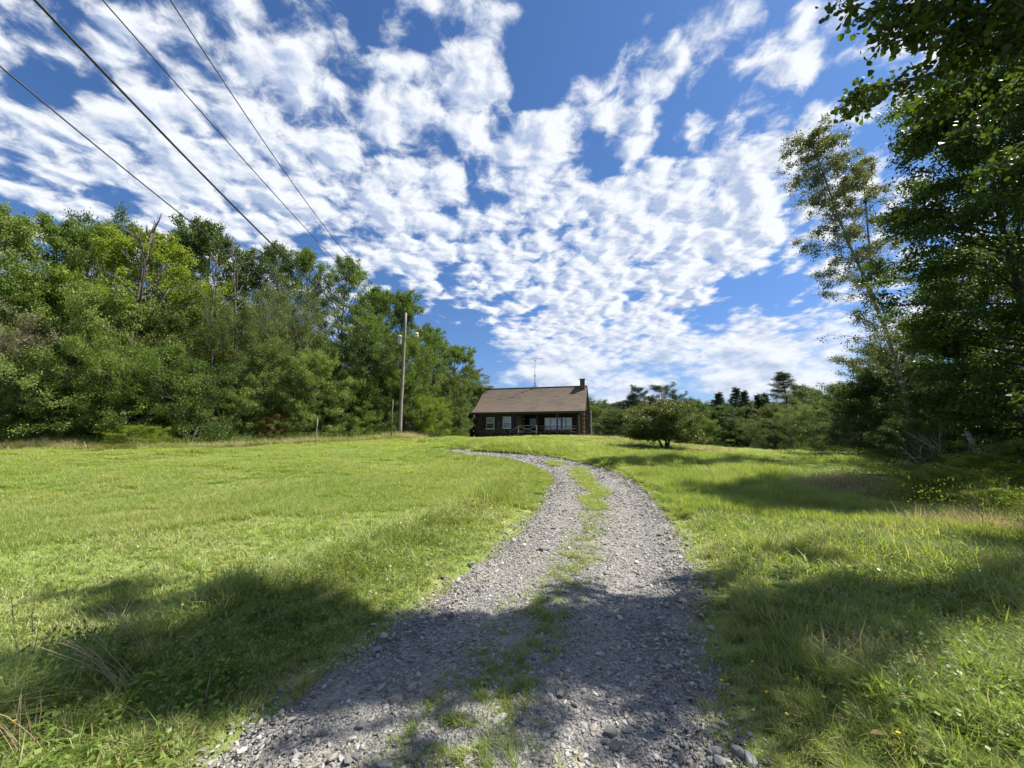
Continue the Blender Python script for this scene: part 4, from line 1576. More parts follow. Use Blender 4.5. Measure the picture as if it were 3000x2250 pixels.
# ---- trees and thickets along the right edge
G3 = 'trees along the right edge of the meadow'
RIGHT = [
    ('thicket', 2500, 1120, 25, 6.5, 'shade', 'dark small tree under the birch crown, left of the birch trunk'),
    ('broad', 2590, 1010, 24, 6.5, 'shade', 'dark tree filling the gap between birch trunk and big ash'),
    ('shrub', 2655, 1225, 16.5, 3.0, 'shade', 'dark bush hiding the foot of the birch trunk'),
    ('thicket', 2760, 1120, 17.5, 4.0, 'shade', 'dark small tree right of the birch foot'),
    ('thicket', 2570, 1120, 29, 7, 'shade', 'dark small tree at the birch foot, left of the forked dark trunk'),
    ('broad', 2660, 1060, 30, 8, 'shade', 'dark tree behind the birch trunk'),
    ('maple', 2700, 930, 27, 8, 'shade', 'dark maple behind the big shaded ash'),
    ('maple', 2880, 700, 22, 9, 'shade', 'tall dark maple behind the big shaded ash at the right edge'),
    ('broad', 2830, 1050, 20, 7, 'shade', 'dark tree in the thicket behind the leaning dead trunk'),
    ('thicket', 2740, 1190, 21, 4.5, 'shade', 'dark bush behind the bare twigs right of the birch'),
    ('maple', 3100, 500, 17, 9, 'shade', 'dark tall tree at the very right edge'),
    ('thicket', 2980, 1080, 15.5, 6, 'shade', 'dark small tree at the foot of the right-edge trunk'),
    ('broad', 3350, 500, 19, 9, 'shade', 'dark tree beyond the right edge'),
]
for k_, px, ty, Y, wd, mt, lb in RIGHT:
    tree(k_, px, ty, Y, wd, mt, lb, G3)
tree('shrub', 2890, 1335, 9.8, 2.4, 'goldenrod', 'goldenrod-tinted bush below the leaning dead trunk', name='bush', cat='bush')
tree('willow', 2700, 1372, 9.5, 1.9, 'goldenrod', 'yellow-green goldenrod thicket right of the tan grass', name='bush', cat='bush')
tree('willow', 2800, 1365, 9.3, 2.0, 'goldenrod', 'goldenrod patch in flower between the tan grass and the right edge', name='bush', cat='bush')
tree('thicket', 2975, 1290, 9.6, 2.6, 'mid', 'sunlit leafy bush at the right edge below the pale trunk', name='bush', cat='bush')
tree('shrub', 2960, 1440, 7.0, 1.7, 'goldenrod', 'goldenrod-tinted bush closest to the camera at the right edge', name='bush', cat='bush')
tree('willow', 2900, 1420, 8.0, 1.5, 'pale', 'light green brush spilling down the right edge between the goldenrod bushes', name='bush', cat='bush')
tree('shrub', 3010, 1560, 6.2, 2.0, 'shade', 'small dark bush at the right edge beside the long grass', name='bush', cat='bush')


for x_, y_, sc_, lb in ((10.4, 3.6, 1.0, 'leafy small tree beside the aspen, beyond the right edge'), (12.5, 1.2, 1.2, 'leafy tree in front of the aspen, beyond the right edge')):
    q_ = P(2990, 1290, 6)
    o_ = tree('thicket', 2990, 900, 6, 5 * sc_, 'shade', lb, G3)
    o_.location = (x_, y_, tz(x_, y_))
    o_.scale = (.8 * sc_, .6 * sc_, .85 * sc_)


def lone_tree():
    """the low spreading crab apple in the meadow"""
    g0 = ground(1950, 1321)
    Y = g0.y
    o = empty('apple_tree', g0)
    tag(o, 'lone low round apple-like tree standing in the meadow right of the cabin', 'tree')
    sc = Y / 1150 * 1.0
    W_ = 262 * sc
    H = 132 * sc
    mb, V, f, rn = make_tree(seed=41, H=H * .80, Rr=W_ * .32, zb=H * .34, nl=66, up=(.02, .95), nleaf=60000, ll=.085, lw=.65, sub=7, sublen=.36, multi=3, spread0=.42, rc=.32, flat=.7, trunk_r=.16, bend=-.12,
                             prof=lambda t: max(.15, math.sin(math.pi * (.40 + .56 * t)) ** .55))
    mb.build('trunk', M['bark_dark'], o, smooth=True)
    top = V[:, 2] > H * .70
    m_, b, out = newmat('leaf_apple_top')
    link(bpy.data.objects.new('crown', np_mesh('crown', V, [f], F['apple_tree'], {'rnd': rn})), o)


def apple_mat():
    m_, b, out = newmat('leaf_apple_tree')
    at = b.n('ShaderNodeAttribute', attribute_name='rnd').outputs['Fac']
    col = b.mix(at, (.042, .065, .010), (.125, .155, .018))
    tc = b.n('ShaderNodeTexCoord').outputs['Object']
    sx = b.n('ShaderNodeSeparateXYZ')
    b.put(sx.inputs[0], tc)
    h = b.m('ADD', sx.outputs[2], b.m('MULTIPLY', b.noise(tc, 1.3, 3), 1.6))
    h = b.m('SUBTRACT', h, b.m('MULTIPLY', sx.outputs[0], .5))
    col = b.mix(b.m('MULTIPLY', b.smooth(h, 3.3, 5.0), b.m('MULTIPLY', at, .7)), col, (.20, .11, .03))
    pr = b.n('ShaderNodeBsdfPrincipled')
    b.put(pr.inputs['Base Color'], col)
    pr.inputs['Roughness'].default_value = .5
    tr = b.n('ShaderNodeBsdfTranslucent')
    b.put(tr.inputs[0], b.mix(1.0, col, (1.25, 1.3, .6), 'MULTIPLY'))
    mx = b.n('ShaderNodeMixShader')
    mx.inputs[0].default_value = .36
    b.put(mx.inputs[1], pr.outputs[0])
    b.put(mx.inputs[2], tr.outputs[0])
    b.put(out.inputs[0], mx.outputs[0])
    return m_


F['apple_tree'] = apple_mat()
lone_tree()


def birch():
    b0 = P(2690, 1335, 19.5)
    zg = tz(b0.x, b0.y)
    o = empty('birch_tree', (b0.x, b0.y, zg))
    tag(o, 'tall airy birch with a pale leaning trunk and see-through crown', 'tree')
    r, g = random.Random(8), np.random.default_rng(8)
    w = Wood()
    base = Vector((b0.x, b0.y, zg))
    tp = [P(*q) - base for q in ((2690, 1335, 19.5), (2650, 1150, 19.4), (2600, 980, 19.2), (2540, 830, 19), (2490, 720, 18.9), (2450, 620, 18.8), (2420, 530, 18.7), (2390, 455, 18.6), (2372, 395, 18.6))]
    tp[0].z = -.2
    w.limb(tp, .12, .015, 8)
    t2 = [P(*q) - base for q in ((2548, 845, 19), (2548, 740, 19.2), (2540, 640, 19.4), (2530, 540, 19.6), (2520, 460, 19.8))]
    w.limb(t2, .07, .01, 6)
    cl = []
    def branches(tk, n, f0, L0, wdn):
        for i in range(n):
            f = f0 + (.99 - f0) * (i + r.random() * .6) / n
            p, d = along(tk, f)
            az = i * 2.4 + r.uniform(-.5, .5)
            L = L0 * (1.0 - .62 * (f - f0) / (1 - f0)) * r.uniform(.65, 1.15)
            dr = Vector((math.cos(az), math.sin(az) * .9, r.uniform(.35, .9)))
            lp = path(p, dr, L, 7, -.75, .08, r)
            w.limb(lp, .028 * (1.15 - f * .7), .006, 4)
            for j in range(8):
                q, qd = along(lp, .2 + .79 * (j + r.random() * .6) / 8)
                sp = path(q, Vector((r.uniform(-1, 1), r.uniform(-1, 1), r.uniform(-.4, .4))), L * r.uniform(.16, .34), 4, -1.1, .15, r)
                w.limb(sp, .008, .003, 3)
                for f2 in (.3, .55, .8, 1.0):
                    c, _ = along(sp, min(.999, f2))
                    cl.append(tuple(c))
    branches(tp, 66, .14, 3.3, 1)
    branches(t2, 14, .15, 1.7, 1)
    w.mb.build('trunk', M['bark_birch'], o, smooth=True)
    cl = np.array(cl)
    n = 48000
    wt = g.gamma(1.3, 1, len(cl))
    ci = g.choice(len(cl), n, p=wt / wt.sum())
    C = cl[ci] + g.normal(0, .10, (n, 3))
    V, f, rn = leaf_arrays(C, .088, .72, g, .3, 1.0)
    link(bpy.data.objects.new('crown', np_mesh('crown', V, [f], F['birch'], {'rnd': rn})), o)


birch()


def shaded_ash():
    base = P(3000, 1345, 12.0)
    base.z = tz(base.x, base.y)
    o = empty('ash_tree', base)
    tag(o, 'big dark ash in its own shade with drooping leaflets at the right edge', 'tree')
    c = P(2830, 700, 11.0)
    ln = (.06, -.10)
    mb, V, f, rn = make_tree(seed=51, H=12.6, Rr=2.45, zb=1.6, nl=84, up=(.0, 1.1), nleaf=120000, fill=1.0, ll=.14, lw=.42, sub=6, sublen=.42, rc=.40, flat=.55, trunk_r=.17, bend=-.35, droop=.9, upn=.8, lean=ln,
                             prof=lambda t: max(.25, math.sin(math.pi * (.22 + .62 * t)) ** .5))
    mb.build('trunk', M['bark_dark'], o, smooth=True)
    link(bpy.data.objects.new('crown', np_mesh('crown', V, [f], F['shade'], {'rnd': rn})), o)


shaded_ash()


def poplar():
    """aspen just outside the right edge whose boughs hang into the picture"""
    bx_, by_ = 9.7, 5.05
    base = Vector((bx_, by_, tz(bx_, by_)))
    o = empty('aspen_tree', base)
    tag(o, 'aspen whose leafy boughs reach in from the top right corner', 'tree')
    r, g = random.Random(61), np.random.default_rng(61)
    w = Wood()
    tk = [Vector((0, 0, -.2)), Vector((.05, 0, 2)), Vector((-.05, .1, 4.5)), Vector((-.2, .1, 7)), Vector((-.3, .0, 9.5)), Vector((-.4, -.1, 11.5)), Vector((-.4, -.1, 13.2))]
    w.limb(tk, .19, .03, 10)
    cl = []

    def twigs(lp, L, n, f0=.25, dens=1.0):
        for j in range(n):
            q, qd = along(lp, min(.99, f0 + (1 - f0) * (j + r.random() * .7) / n))
            sp = path(q, qd * .6 + Vector((r.uniform(-.9, .9), r.uniform(-.9, .9), r.uniform(-.9, .5))), L * r.uniform(.5, 1.1), 4, -.5, .15, r)
            w.limb(sp, .010, .003, 3)
            for f2 in (.25, .5, .75, 1.0):
                c, _ = along(sp, min(.999, f2))
                cl.append((*c, dens))

    def bough(pts, r0, L, n, f0=.25, dens=1.0):
        pts = [Vector(p) - base for p in pts]
        w.limb(pts, r0, .010, 6)
        twigs(pts, L, n, f0, dens)
        return pts
    # boughs that are seen
    A = base + tk[3]
    bough([base + along(tk, .58)[0], P(2960, 120, 5.6), P(2840, 170, 5.5), P(2740, 215, 5.4), P(2640, 240, 5.3), P(2560, 262, 5.3), P(2490, 278, 5.3)], .06, .50, 26, .25, .55)
    bough([base + along(tk, .66)[0], P(2960, 95, 5.2), P(2880, 62, 5.2), P(2800, 20, 5.1), P(2700, -40, 5.0)], .06, .55, 20, .1, .5)
    bough([P(2900, 70, 5.2), P(2800, 90, 5.0), P(2700, 105, 5.0), P(2610, 125, 4.9)], .03, .42, 13, .1, .5)
    bough([P(2820, 25, 5.1), P(2700, 20, 4.9), P(2620, 22, 4.9), P(2560, 40, 4.9)], .03, .42, 14, .0, .5)
    bough([P(2900, 150, 5.5), P(2840, 230, 5.7), P(2780, 270, 5.8), P(2720, 300, 5.8)], .03, .45, 14, .1, .6)
    bough([base + along(tk, .50)[0], P(2990, 230, 5.9), P(2920, 300, 6.0), P(2850, 340, 6.1)], .04, .55, 14, .1, .6)
    bough([base + along(tk, .42)[0], P(2990, 420, 6.2), P(2930, 480, 6.3), P(2880, 500, 6.4)], .03, .5, 8, .1, .5)
    # boughs above the frame: they throw the shade that lies across the drive
    for i in range(24):
        f = .665 + .19 * i / 24
        p, _ = along(tk, f)
        az = math.pi + r.uniform(-1.3, 1.3) if i % 4 else r.uniform(0, 6.28)
        L = r.uniform(3.4, 7.2) * (1.15 - .5 * (f - .6) / .4) * abs(math.cos(az)) ** 1.5 + .4
        dr = Vector((math.cos(az), math.sin(az) * .08 - .01, r.uniform(.0, .14)))
        lp = path(p, dr, L, 7, -.1, .07, r)
        w.limb(lp, .05 * (1.3 - f), .008, 5)
        twigs(lp, .45, int(4 + L * 4), .25, 1.6)
    for i in range(7):
        a_ = (r.uniform(4.4, 7.2), r.uniform(3.0, 4.1), r.uniform(7.6, 8.6))
        bough([base + along(tk, r.uniform(.56, .64))[0], Vector(((a_[0] + 9.5) / 2, (a_[1] + 5.1) / 2, a_[2] - .5)), a_], .035, .4, 9, .3, .5)
    for i in range(7):
        a_ = (r.uniform(4.0, 6.8), r.uniform(3.6, 5.0), r.uniform(7.0, 8.2))
        bough([base + along(tk, r.uniform(.5, .62))[0], Vector(((a_[0] + 9.5) / 2, (a_[1] + 5.1) / 2, a_[2] - .5)), a_], .035, .5, 11, .3, 1.5)
    w.mb.build('trunk', M['bark'], o, smooth=True)
    cl = np.array(cl)
    n = 36000
    wt = cl[:, 3] * g.uniform(.3, 1.5, len(cl))
    ci = g.choice(len(cl), n, p=wt / wt.sum())
    C = cl[ci, :3] + g.normal(0, .085, (n, 3))
    # of the leaves in view, the 300 nearest are leaves of their own
    Wp = C + np.array(base)
    dist = np.linalg.norm(Wp - np.array([0, 0, CAMZ]), axis=1)
    dirs = Wp - np.array([0, 0, CAMZ])
    dep = dirs[:, 1] * math.cos(PITCH) + dirs[:, 2] * math.sin(PITCH)
    px = CX + F_PX * dirs[:, 0] / dep
    py = CY - F_PX * (-dirs[:, 1] * math.sin(PITCH) + dirs[:, 2] * math.cos(PITCH)) / dep
    seen = (px < 2990) & (py > 10) & (dep > 0)
    order = np.argsort(np.where(seen, dep, 1e9))[:300]
    mask = np.ones(n, bool)
    mask[order] = False
    V, f, rn = leaf_arrays(C[mask], .090, .92, g, .1, 1.4, 'round')
    tag(link(bpy.data.objects.new('crown', np_mesh('crown', V, [f], F['poplar'], {'rnd': rn})), o), kind='stuff')
    lv = []
    for q in range(6):
        V, f, _ = leaf_arrays(np.zeros((1, 3)), .092, .92, np.random.default_rng(90 + q), .1, 1.4, 'round')
        lv.append(np_mesh('leaf', V, [f], F['poplar'], {'rnd': np.full(len(V), q / 5)}))
    for k_, i in enumerate(order):
        l_ = link(bpy.data.objects.new('leaf', lv[k_ % 6]), o)
        l_.location = C[i]
        l_.rotation_euler = (r.uniform(-.4, .4), r.uniform(-.4, .4), r.uniform(0, 6.28))


poplar()


def right_details():
    r = random.Random(71)
    # leaning broken dead trunk
    a, b_ = P(2886, 1345, 12.5), P(2832, 1262, 12.2)
    a.z = tz(a.x, a.y) - .05
    mid = a.lerp(b_, .55) + Vector((.02, 0, .03))
    stem('leaning_dead_trunk', 'pale broken dead trunk leaning left among the bushes at the right', 'dead trunk', [a, mid, b_], .075, .065, M['bark_birch'])
    # forked dark trunk
    a = P(2682, 1340, 22)
    a.z = tz(a.x, a.y)
    stem('dark_trunk', 'short dark trunk in the shade right of the birch', 'tree trunk', [a + Vector((0, 0, -.1)), a + Vector((.05, 0, 1.4)), a + Vector((-.2, 0, 3.2))], .30, .22, M['bark_dark'])
    # bare twiggy deadwood
    for lab, c, Y, n, L in (('tangle of bare grey twigs left of the leaning dead trunk', (2750, 1330), 14.5, 26, 1.6), ('bare dark branches reaching out over the tan grass', (2760, 1440), 10.0, 14, 1.3)):
        q = P(c[0], c[1], Y)
        q.z = tz(q.x, q.y) + (.0 if Y > 12 else .25)
        o = empty('dead_branches', q)
        tag(o, lab, 'dead branches')
        for i in range(n):
            b_ = MB()
            az = r.uniform(2.2, 4.2) if Y < 12 else r.uniform(0, 6.28)
            lp = path((r.uniform(-.3, .9), r.uniform(-.2, .2), r.uniform(0, .2)), (math.cos(az), math.sin(az) * .5, r.uniform(.1, .5) if Y < 12 else r.uniform(.4, 1.6)), L * r.uniform(.6, 1.25), 7, -.3, .16, r)
            b_.tube(lp, [.020 * (1 - .8 * j / 7) + .003 for j in range(8)], 4)
            for j in range(5):
                s_, sd = along(lp, .25 + .7 * j / 5)
                b_.tube(path(s_, sd + Vector((r.uniform(-1, 1), r.uniform(-1, 1), r.uniform(-.5, .8))), L * .3, 4, 0, .25, r), [.007, .006, .005, .004, .003], 3)
            b_.build('branch', M['dead_wood'] if Y > 12 else M['bark_dark'], o)


right_details()
# ------------------------------------------------------------------ grass and ground cover
F['blade'] = foliage('grass_blade', (.195, .265, .066), (.385, .43, .155), .45, rough=.45, spec=.3, patch=GRASS_PATCH, straw=(.46, .40, .24))
F['blade_long'] = foliage('grass_blade_long', (.07, .125, .022), (.15, .21, .05), .38, rough=.4, spec=.35, tint=(.12, .18, .04), patch=GRASS_PATCH[:2], instance=True)
F['straw'] = foliage('straw_blade', (.26, .215, .11), (.38, .33, .19), .25, instance=True, tint=(.20, .20, .08))
F['clover'] = foliage('clover_leaf', (.11, .19, .03), (.21, .30, .06), .38, rough=.4, spec=.4, instance=True, tint=(.13, .20, .035))
F['herb_pale'] = foliage('herb_leaf', (.12, .19, .07), (.20, .27, .12), .3, rough=.4, spec=.4, instance=True, tint=(.13, .20, .06))
F['flower'] = foliage('yellow_petal', (.75, .50, .02), (.85, .62, .03), .2)


def blades(name, n, radius, h, wd, lean, mat, seed, seg=2, hvar=.5, curl=.5, dirbias=0.0):
    g = np.random.default_rng(seed)
    a = g.uniform(0, 6.283, n)
    rr = radius * np.sqrt(g.random(n))
    base = np.stack([rr * np.cos(a), rr * np.sin(a), np.full(n, -.01)], 1)
    az = g.uniform(0, 6.283, n)
    L = h * g.uniform(1 - hvar, 1 + hvar * .4, n)
    ln = np.abs(g.normal(0, lean, n)) + .05
    d = np.stack([np.cos(az) * ln + dirbias, np.sin(az) * ln, np.ones(n)], 1)
    d = unit(d)
    side = unit(np.stack([-np.sin(az + g.normal(0, .6, n)), np.cos(az), np.zeros(n)], 1)) * wd * g.uniform(.6, 1.3, n)[:, None]
    cur = np.stack([np.cos(az), np.sin(az), np.full(n, -.8)], 1) * (curl * L * g.uniform(.1, 1, n))[:, None]
    Ls = L[:, None]
    p0, p1, p2 = base, base + d * Ls * .5 + cur * .12, base + d * Ls + cur * .55
    V = np.stack([p0 - side * .5, p0 + side * .5, p1 + side * .42, p1 - side * .42, p2], 1).reshape(-1, 3)
    q = np.arange(n * 5).reshape(n, 5)
    return src(name + '_source', np_mesh(name, V, [q[:, [0, 1, 2, 3]], q[:, [3, 2, 4]]], mat, {'rnd': np.repeat(g.random(n), 5)}))


def leaves_tuft(name, n, radius, h, L, mat, seed, lw=.8, up=1.4):
    g = np.random.default_rng(seed)
    a = g.uniform(0, 6.283, n)
    rr = radius * np.sqrt(g.random(n))
    C = np.stack([rr * np.cos(a), rr * np.sin(a), g.uniform(.15, 1, n) * h], 1)
    V, f, rn = leaf_arrays(C, L, lw, g, up, 0, 'rhomb')
    return src(name + '_source', np_mesh(name, V, [f], mat, {'rnd': rn}))


def herb_tuft(name, n, h, L, mat, seed):
    """upright stems with opposite small leaves"""
    g = np.random.default_rng(seed)
    C = []
    for i in range(n):
        bx, by = g.normal(0, .05, 2)
        lx, ly = g.normal(0, .12, 2)
        for k in range(9):
            t = (k + 1) / 9
            for s_ in (0, 1, 2):
                C.append((bx + lx * t * h, by + ly * t * h, h * t * g.uniform(.92, 1.0)))
    V, f, rn = leaf_arrays(np.array(C), L, .6, g, 1.2, .2, 'rhomb')
    return src(name + '_source', np_mesh(name, V, [f], mat, {'rnd': rn}))


def sector(n, r0, r1, a0=-58, a1=58, seed=0, cy=-.3):
    """points with density falling as 1 / distance squared, as one would strew for even detail"""
    g = np.random.default_rng(seed)
    rr = r0 * (r1 / r0) ** g.random(n)
    an = np.radians(g.uniform(a0, a1, n))
    return np.stack([rr * np.sin(an), cy + rr * np.cos(an)], 1), rr


def in_house(x, y):
    ca, sa = math.cos(-HROT), math.sin(-HROT)
    dx, dy = x - HX, y - HY
    lx, ly = dx * ca - dy * sa, dx * sa + dy * ca
    return (lx > -.1) & (lx < HL + .8) & (ly > -.3) & (ly < 7.4)


WOOD_EDGE = np.array([(-60, 17.5), (-25, 17.6), (-18, 18), (-14, 20.5), (-11, 23.5), (-8.2, 30), (-4.7, 36), (-4, 50)], float)


def grass_height(x, y, off):
    """mown meadow, taller bands along the verge, lush right verge"""
    ao = np.abs(off)
    hw = halfw(x, y)
    d = ao - hw                                   # distance from gravel edge
    n1, n2 = vnoise(x, y, .55, 21), vnoise(x, y, 1.7, 22)
    h = .050 + .04 * n2 + .035 * n1
    left = off < 0
    near = np.clip(1.35 - y / 9, 0, 1)
    band = np.exp(-((d - (1.0 + .5 * n1)) / .42) ** 2)
    h = h + np.where(left, band * (.07 + .20 * near) * (.5 + n2), 0)
    rb = np.clip(d / .5, 0, 1) * np.clip((6.5 - d) / 2, 0, 1)
    h = h + np.where(~left, rb * (.04 + .16 * n2 * n1 + .04 * n1), 0)
    lump = np.clip(vnoise(x, y, .33, 25) - .62, 0, 1) * .5
    h = h + np.where(~left, lump, lump * .25)
    h = h * np.clip(.35 + d / .5, .35, 1)
    h = h * (1 + .15 * np.clip((y - 15) / 30, 0, 1))
    return h


def blade_mesh(name, x, y, z, az, lean, L, wd, curl, g, mats, rn, label, bx=0.0, by=0.0):
    """single blades as narrow bent leaves, all in one mesh"""
    n = len(x)
    base = np.stack([x, y, z - .008], 1)
    d = np.stack([np.cos(az) * lean + bx, np.sin(az) * lean + by, np.ones(n)], 1)
    d = unit(d)
    hd = np.stack([np.cos(az), np.sin(az), np.zeros(n)], 1)
    sa = az + np.pi / 2 + g.normal(0, .5, n)
    side = np.stack([np.cos(sa), np.sin(sa), np.zeros(n)], 1) * (wd * .5)[:, None]
    Lc = L[:, None]
    mid = base + d * Lc * .5
    tip = base + d * Lc * .92 + hd * (curl * L)[:, None] + np.stack([np.zeros(n), np.zeros(n), -curl * L * .55], 1)
    V = np.stack([base, mid + side, tip, mid - side], 1).reshape(-1, 3)
    me = np_mesh(name, V, [np.arange(n * 4).reshape(n, 4)], mats, {'rnd': np.repeat(rn, 4)})
    o = tag(link(bpy.data.objects.new(name, me)), label, kind='stuff')
    return o


def grass_tile(name, n, mat, seed, w=.020):
    """one square of meadow for the middle and far distance, side 1, blade height 1"""
    g = np.random.default_rng(seed)
    x, y = g.uniform(-.56, .56, n), g.uniform(-.56, .56, n)
    hh = .75 + .7 * vnoise(x + seed, y, 4, seed) * g.uniform(.5, 1.1, n)
    az = g.uniform(0, 6.283, n)
    ln = np.abs(g.normal(0, .26, n))
    base = np.stack([x, y, np.full(n, -.1)], 1)
    d = np.stack([np.cos(az) * ln, np.sin(az) * ln, np.ones(n)], 1)
    side = np.stack([np.cos(az + 1.57), np.sin(az + 1.57), np.zeros(n)], 1) * w * .5 * g.uniform(.6, 1.3, n)[:, None]
    mid, tip = base + d * (hh * .55)[:, None], base + d * hh[:, None] + np.stack([np.cos(az), np.sin(az), np.zeros(n)], 1) * g.uniform(0, .05, n)[:, None]
    V = np.stack([base, mid + side, tip, mid - side], 1).reshape(-1, 3)
    return src(name + '_source', np_mesh(name, V, [np.arange(n * 4).reshape(n, 4)], mat, {'rnd': np.repeat(g.random(n), 4)}))


RNEAR = 9.0


def clear_strip(x, y, off):
    return G_CLEAR(x, y, off) * (vnoise(x, y, 1.1, 11) * .8 + vnoise(x, y, 4, 13) * .5 + .14 * (y > 4) > .36)


BARE = tuple(ground(2600, 1930).xy)


def build_grass():
    g = np.random.default_rng(33)
    # ---- near: blade by blade
    N = 620000
    xy, rr = sector(N, 1.5, RNEAR + .6, seed=31)
    x, y = xy[:, 0], xy[:, 1]
    # blades stand in tufts: pull most of them to tuft centres
    cell = .055 * (.5 + rr / 3)
    jx, jy = vnoise(x, y, 14, 71) - .5, vnoise(x, y, 14, 72) - .5
    x = x + jx * cell * 1.5
    y = y + jy * cell * 1.5
    off, _ = road_uv(x, y)
    d = np.abs(off) - halfw(x, y)
    clear = clear_strip(x, y, off)
    p = np.where(d > 0, np.clip(.30 + (d + .05) / .30, 0, 1), clear * .85 + .008 + np.clip((d + .20) / .20, 0, 1) * .45 * (vnoise(x, y, 2.5, 14) > .40))
    p = p * np.where(d > .3, .55 + .75 * vnoise(x, y, 6, 16), .4 + .9 * (vnoise(x, y, 9, 17) > .4))
    bare = (np.hypot(x - BARE[0], (y - BARE[1]) * 1.6) < .38 * (.6 + .8 * vnoise(x, y, 3, 18)))
    p = p * np.where(bare, .25, 1)
    k = (g.random(len(x)) < p) & (y > .55) & (rr < RNEAR + .5)
    x, y, rr, off, d, jx, jy, bare = x[k], y[k], rr[k], off[k], d[k], jx[k], jy[k], bare[k]
    n = len(x)
    h = grass_height(x, y, off)
    h = np.where(d < 0, .035 + .06 * vnoise(x, y, 5, 15), h)
    z = terrain(x, y, off)
    tuft = vnoise(x, y, 9, 73)
    L = h * (.65 + .6 * tuft) * g.uniform(.55, 1.3, n) ** 1.0
    L = np.where(g.random(n) < .03, L * 1.5, L)
    wd = np.clip(.0026 * (.6 + rr / 3.2), .0026, .0095) * g.uniform(.7, 1.4, n) * np.where(h > .18, 1.25, 1)
    wind = np.stack([(vnoise(x, y, .6, 51) - .5) * 1.3, (vnoise(x, y, .6, 52) - .5) * 1.3], 1)
    az = np.arctan2(jy, jx) + g.normal(0, .9, n)
    rn = g.random(n)
    straw = (g.random(n) < .08 + .22 * np.clip((vnoise(x, y, .9, 81) - .55) * 3, 0, 1) + .20 * ((d < .35) & (d > -.3)) + bare * .6)
    rn = np.where(straw, .93 + .07 * g.random(n), rn * .9)
    blade_mesh('grass', x, y, z, az, np.abs(g.normal(0, .62, n)) + .12, L * 1.12, wd, g.uniform(.05, .5, n), g, F['blade'], rn, 'green meadow and verge grass round the driveway, blade by blade', wind[:, 0] * .5 * np.clip(h / .15, .3, 1), wind[:, 1] * .5)

    # ---- clover and small herbs among it
    M_ = 80000
    xy, rr = sector(M_, 1.7, 15, seed=35)
    x, y = xy[:, 0], xy[:, 1]
    off, _ = road_uv(x, y)
    d = np.abs(off) - halfw(x, y)
    n3 = vnoise(x, y, .8, 41)
    left = off < 0
    p = np.where(left & (d < 1.5) & (d > .1), .85 * (n3 > .30), 0) + np.where(left & (d >= 1.5), .22 * (vnoise(x, y, 1.3, 44) > .6), 0) + np.where(~left & (d > .2), .5 * (vnoise(x, y, 1.1, 45) > .5), 0)
    k = (g.random(len(x)) < p) & (y > .7)
    x, y, rr, off, d = x[k], y[k], rr[k], off[k], d[k]
    z = terrain(x, y, off) + grass_height(x, y, off) * g.uniform(.3, .95, len(x))
    V, f, rn = leaf_arrays(np.stack([x, y, z], 1), .023 * (1 + rr / 12), .8, g, 1.6, 0)
    tag(link(bpy.data.objects.new('clover', np_mesh('clover', V, [f], F['clover'], {'rnd': rn}))), 'small round clover leaves among the verge grass', kind='stuff')
    # pale upright herbs of the right verge: stems with paired leaves
    xy, rr = sector(2600, 1.7, 7.5, 0, 58, seed=36)
    x, y = xy[:, 0], xy[:, 1]
    off, _ = road_uv(x, y)
    d = np.abs(off) - halfw(x, y)
    k = (off > 0) & (d > .3) & (g.random(len(x)) < .9 * (vnoise(x, y, .7, 46) > .42)) & (y > .8)
    x, y, rr, off = x[k], y[k], rr[k], off[k]
    z = terrain(x, y, off)
    n = len(x)
    hh = g.uniform(.12, .30, n)
    lx, ly = g.normal(0, .12, n), g.normal(0, .12, n)
    C = []
    for q in range(9):
        t = .25 + .75 * q / 8
        for s_ in range(2):
            C.append(np.stack([x + lx * hh * t + g.normal(0, .004, n), y + ly * hh * t + g.normal(0, .004, n), z + hh * t], 1))
    V, f, rn = leaf_arrays(np.concatenate(C), .017, .6, g, 1.3, 0)
    tag(link(bpy.data.objects.new('herbs', np_mesh('herbs', V, [f], F['herb_pale'], {'rnd': rn}))), 'pale small-leaved herbs standing in the right verge', kind='stuff')

    # ---- middle and far distance: squares of meadow that do not overlap
    tiles = [grass_tile('meadow_tile', 520, F['blade'], 700 + i) for i in range(5)]
    pts, sc, rz = [], [], []
    r0 = RNEAR
    while r0 < 85:
        r1 = r0 * 1.22
        s_ = .036 * r0
        gx = np.arange(-r1 * .92, r1 * .92, s_)
        gy = np.arange(0, r1, s_)
        X, Y = np.meshgrid(gx, gy)
        X, Y = X.ravel() + g.uniform(-.2, .2, X.size) * s_, Y.ravel() + g.uniform(-.2, .2, X.size) * s_
        R_ = np.hypot(X, Y + .3)
        k = (R_ >= r0) & (R_ < r1) & (np.abs(X) < Y * 1.65 + 1.5)
        X, Y = X[k], Y[k]
        pts.append(np.stack([X, Y], 1))
        sc.append(np.full(len(X), s_ * 1.12))
        r0 = r1
    P_ = np.concatenate(pts)
    s_ = np.concatenate(sc)
    x, y = P_[:, 0], P_[:, 1]
    off, _ = road_uv(x, y)
    d = np.abs(off) - halfw(x, y)
    clr = clear_strip(x, y, off) > .5
    # small squares along the gravel edge
    k = ((d > s_ * .42) | (clr & (y < 17))) & ~in_house(x, y) & (y < np.interp(x, WOOD_EDGE[:, 0], WOOD_EDGE[:, 1], right=200) + 2.0)
    x, y, off, s_, d, clr = x[k], y[k], off[k], s_[k], d[k], clr[k]
    # second, finer set hugging the edge of the drive
    ii = np.arange(0, len(RCL) - 1)
    ex, ey, es = [], [], []
    r = random.Random(77)
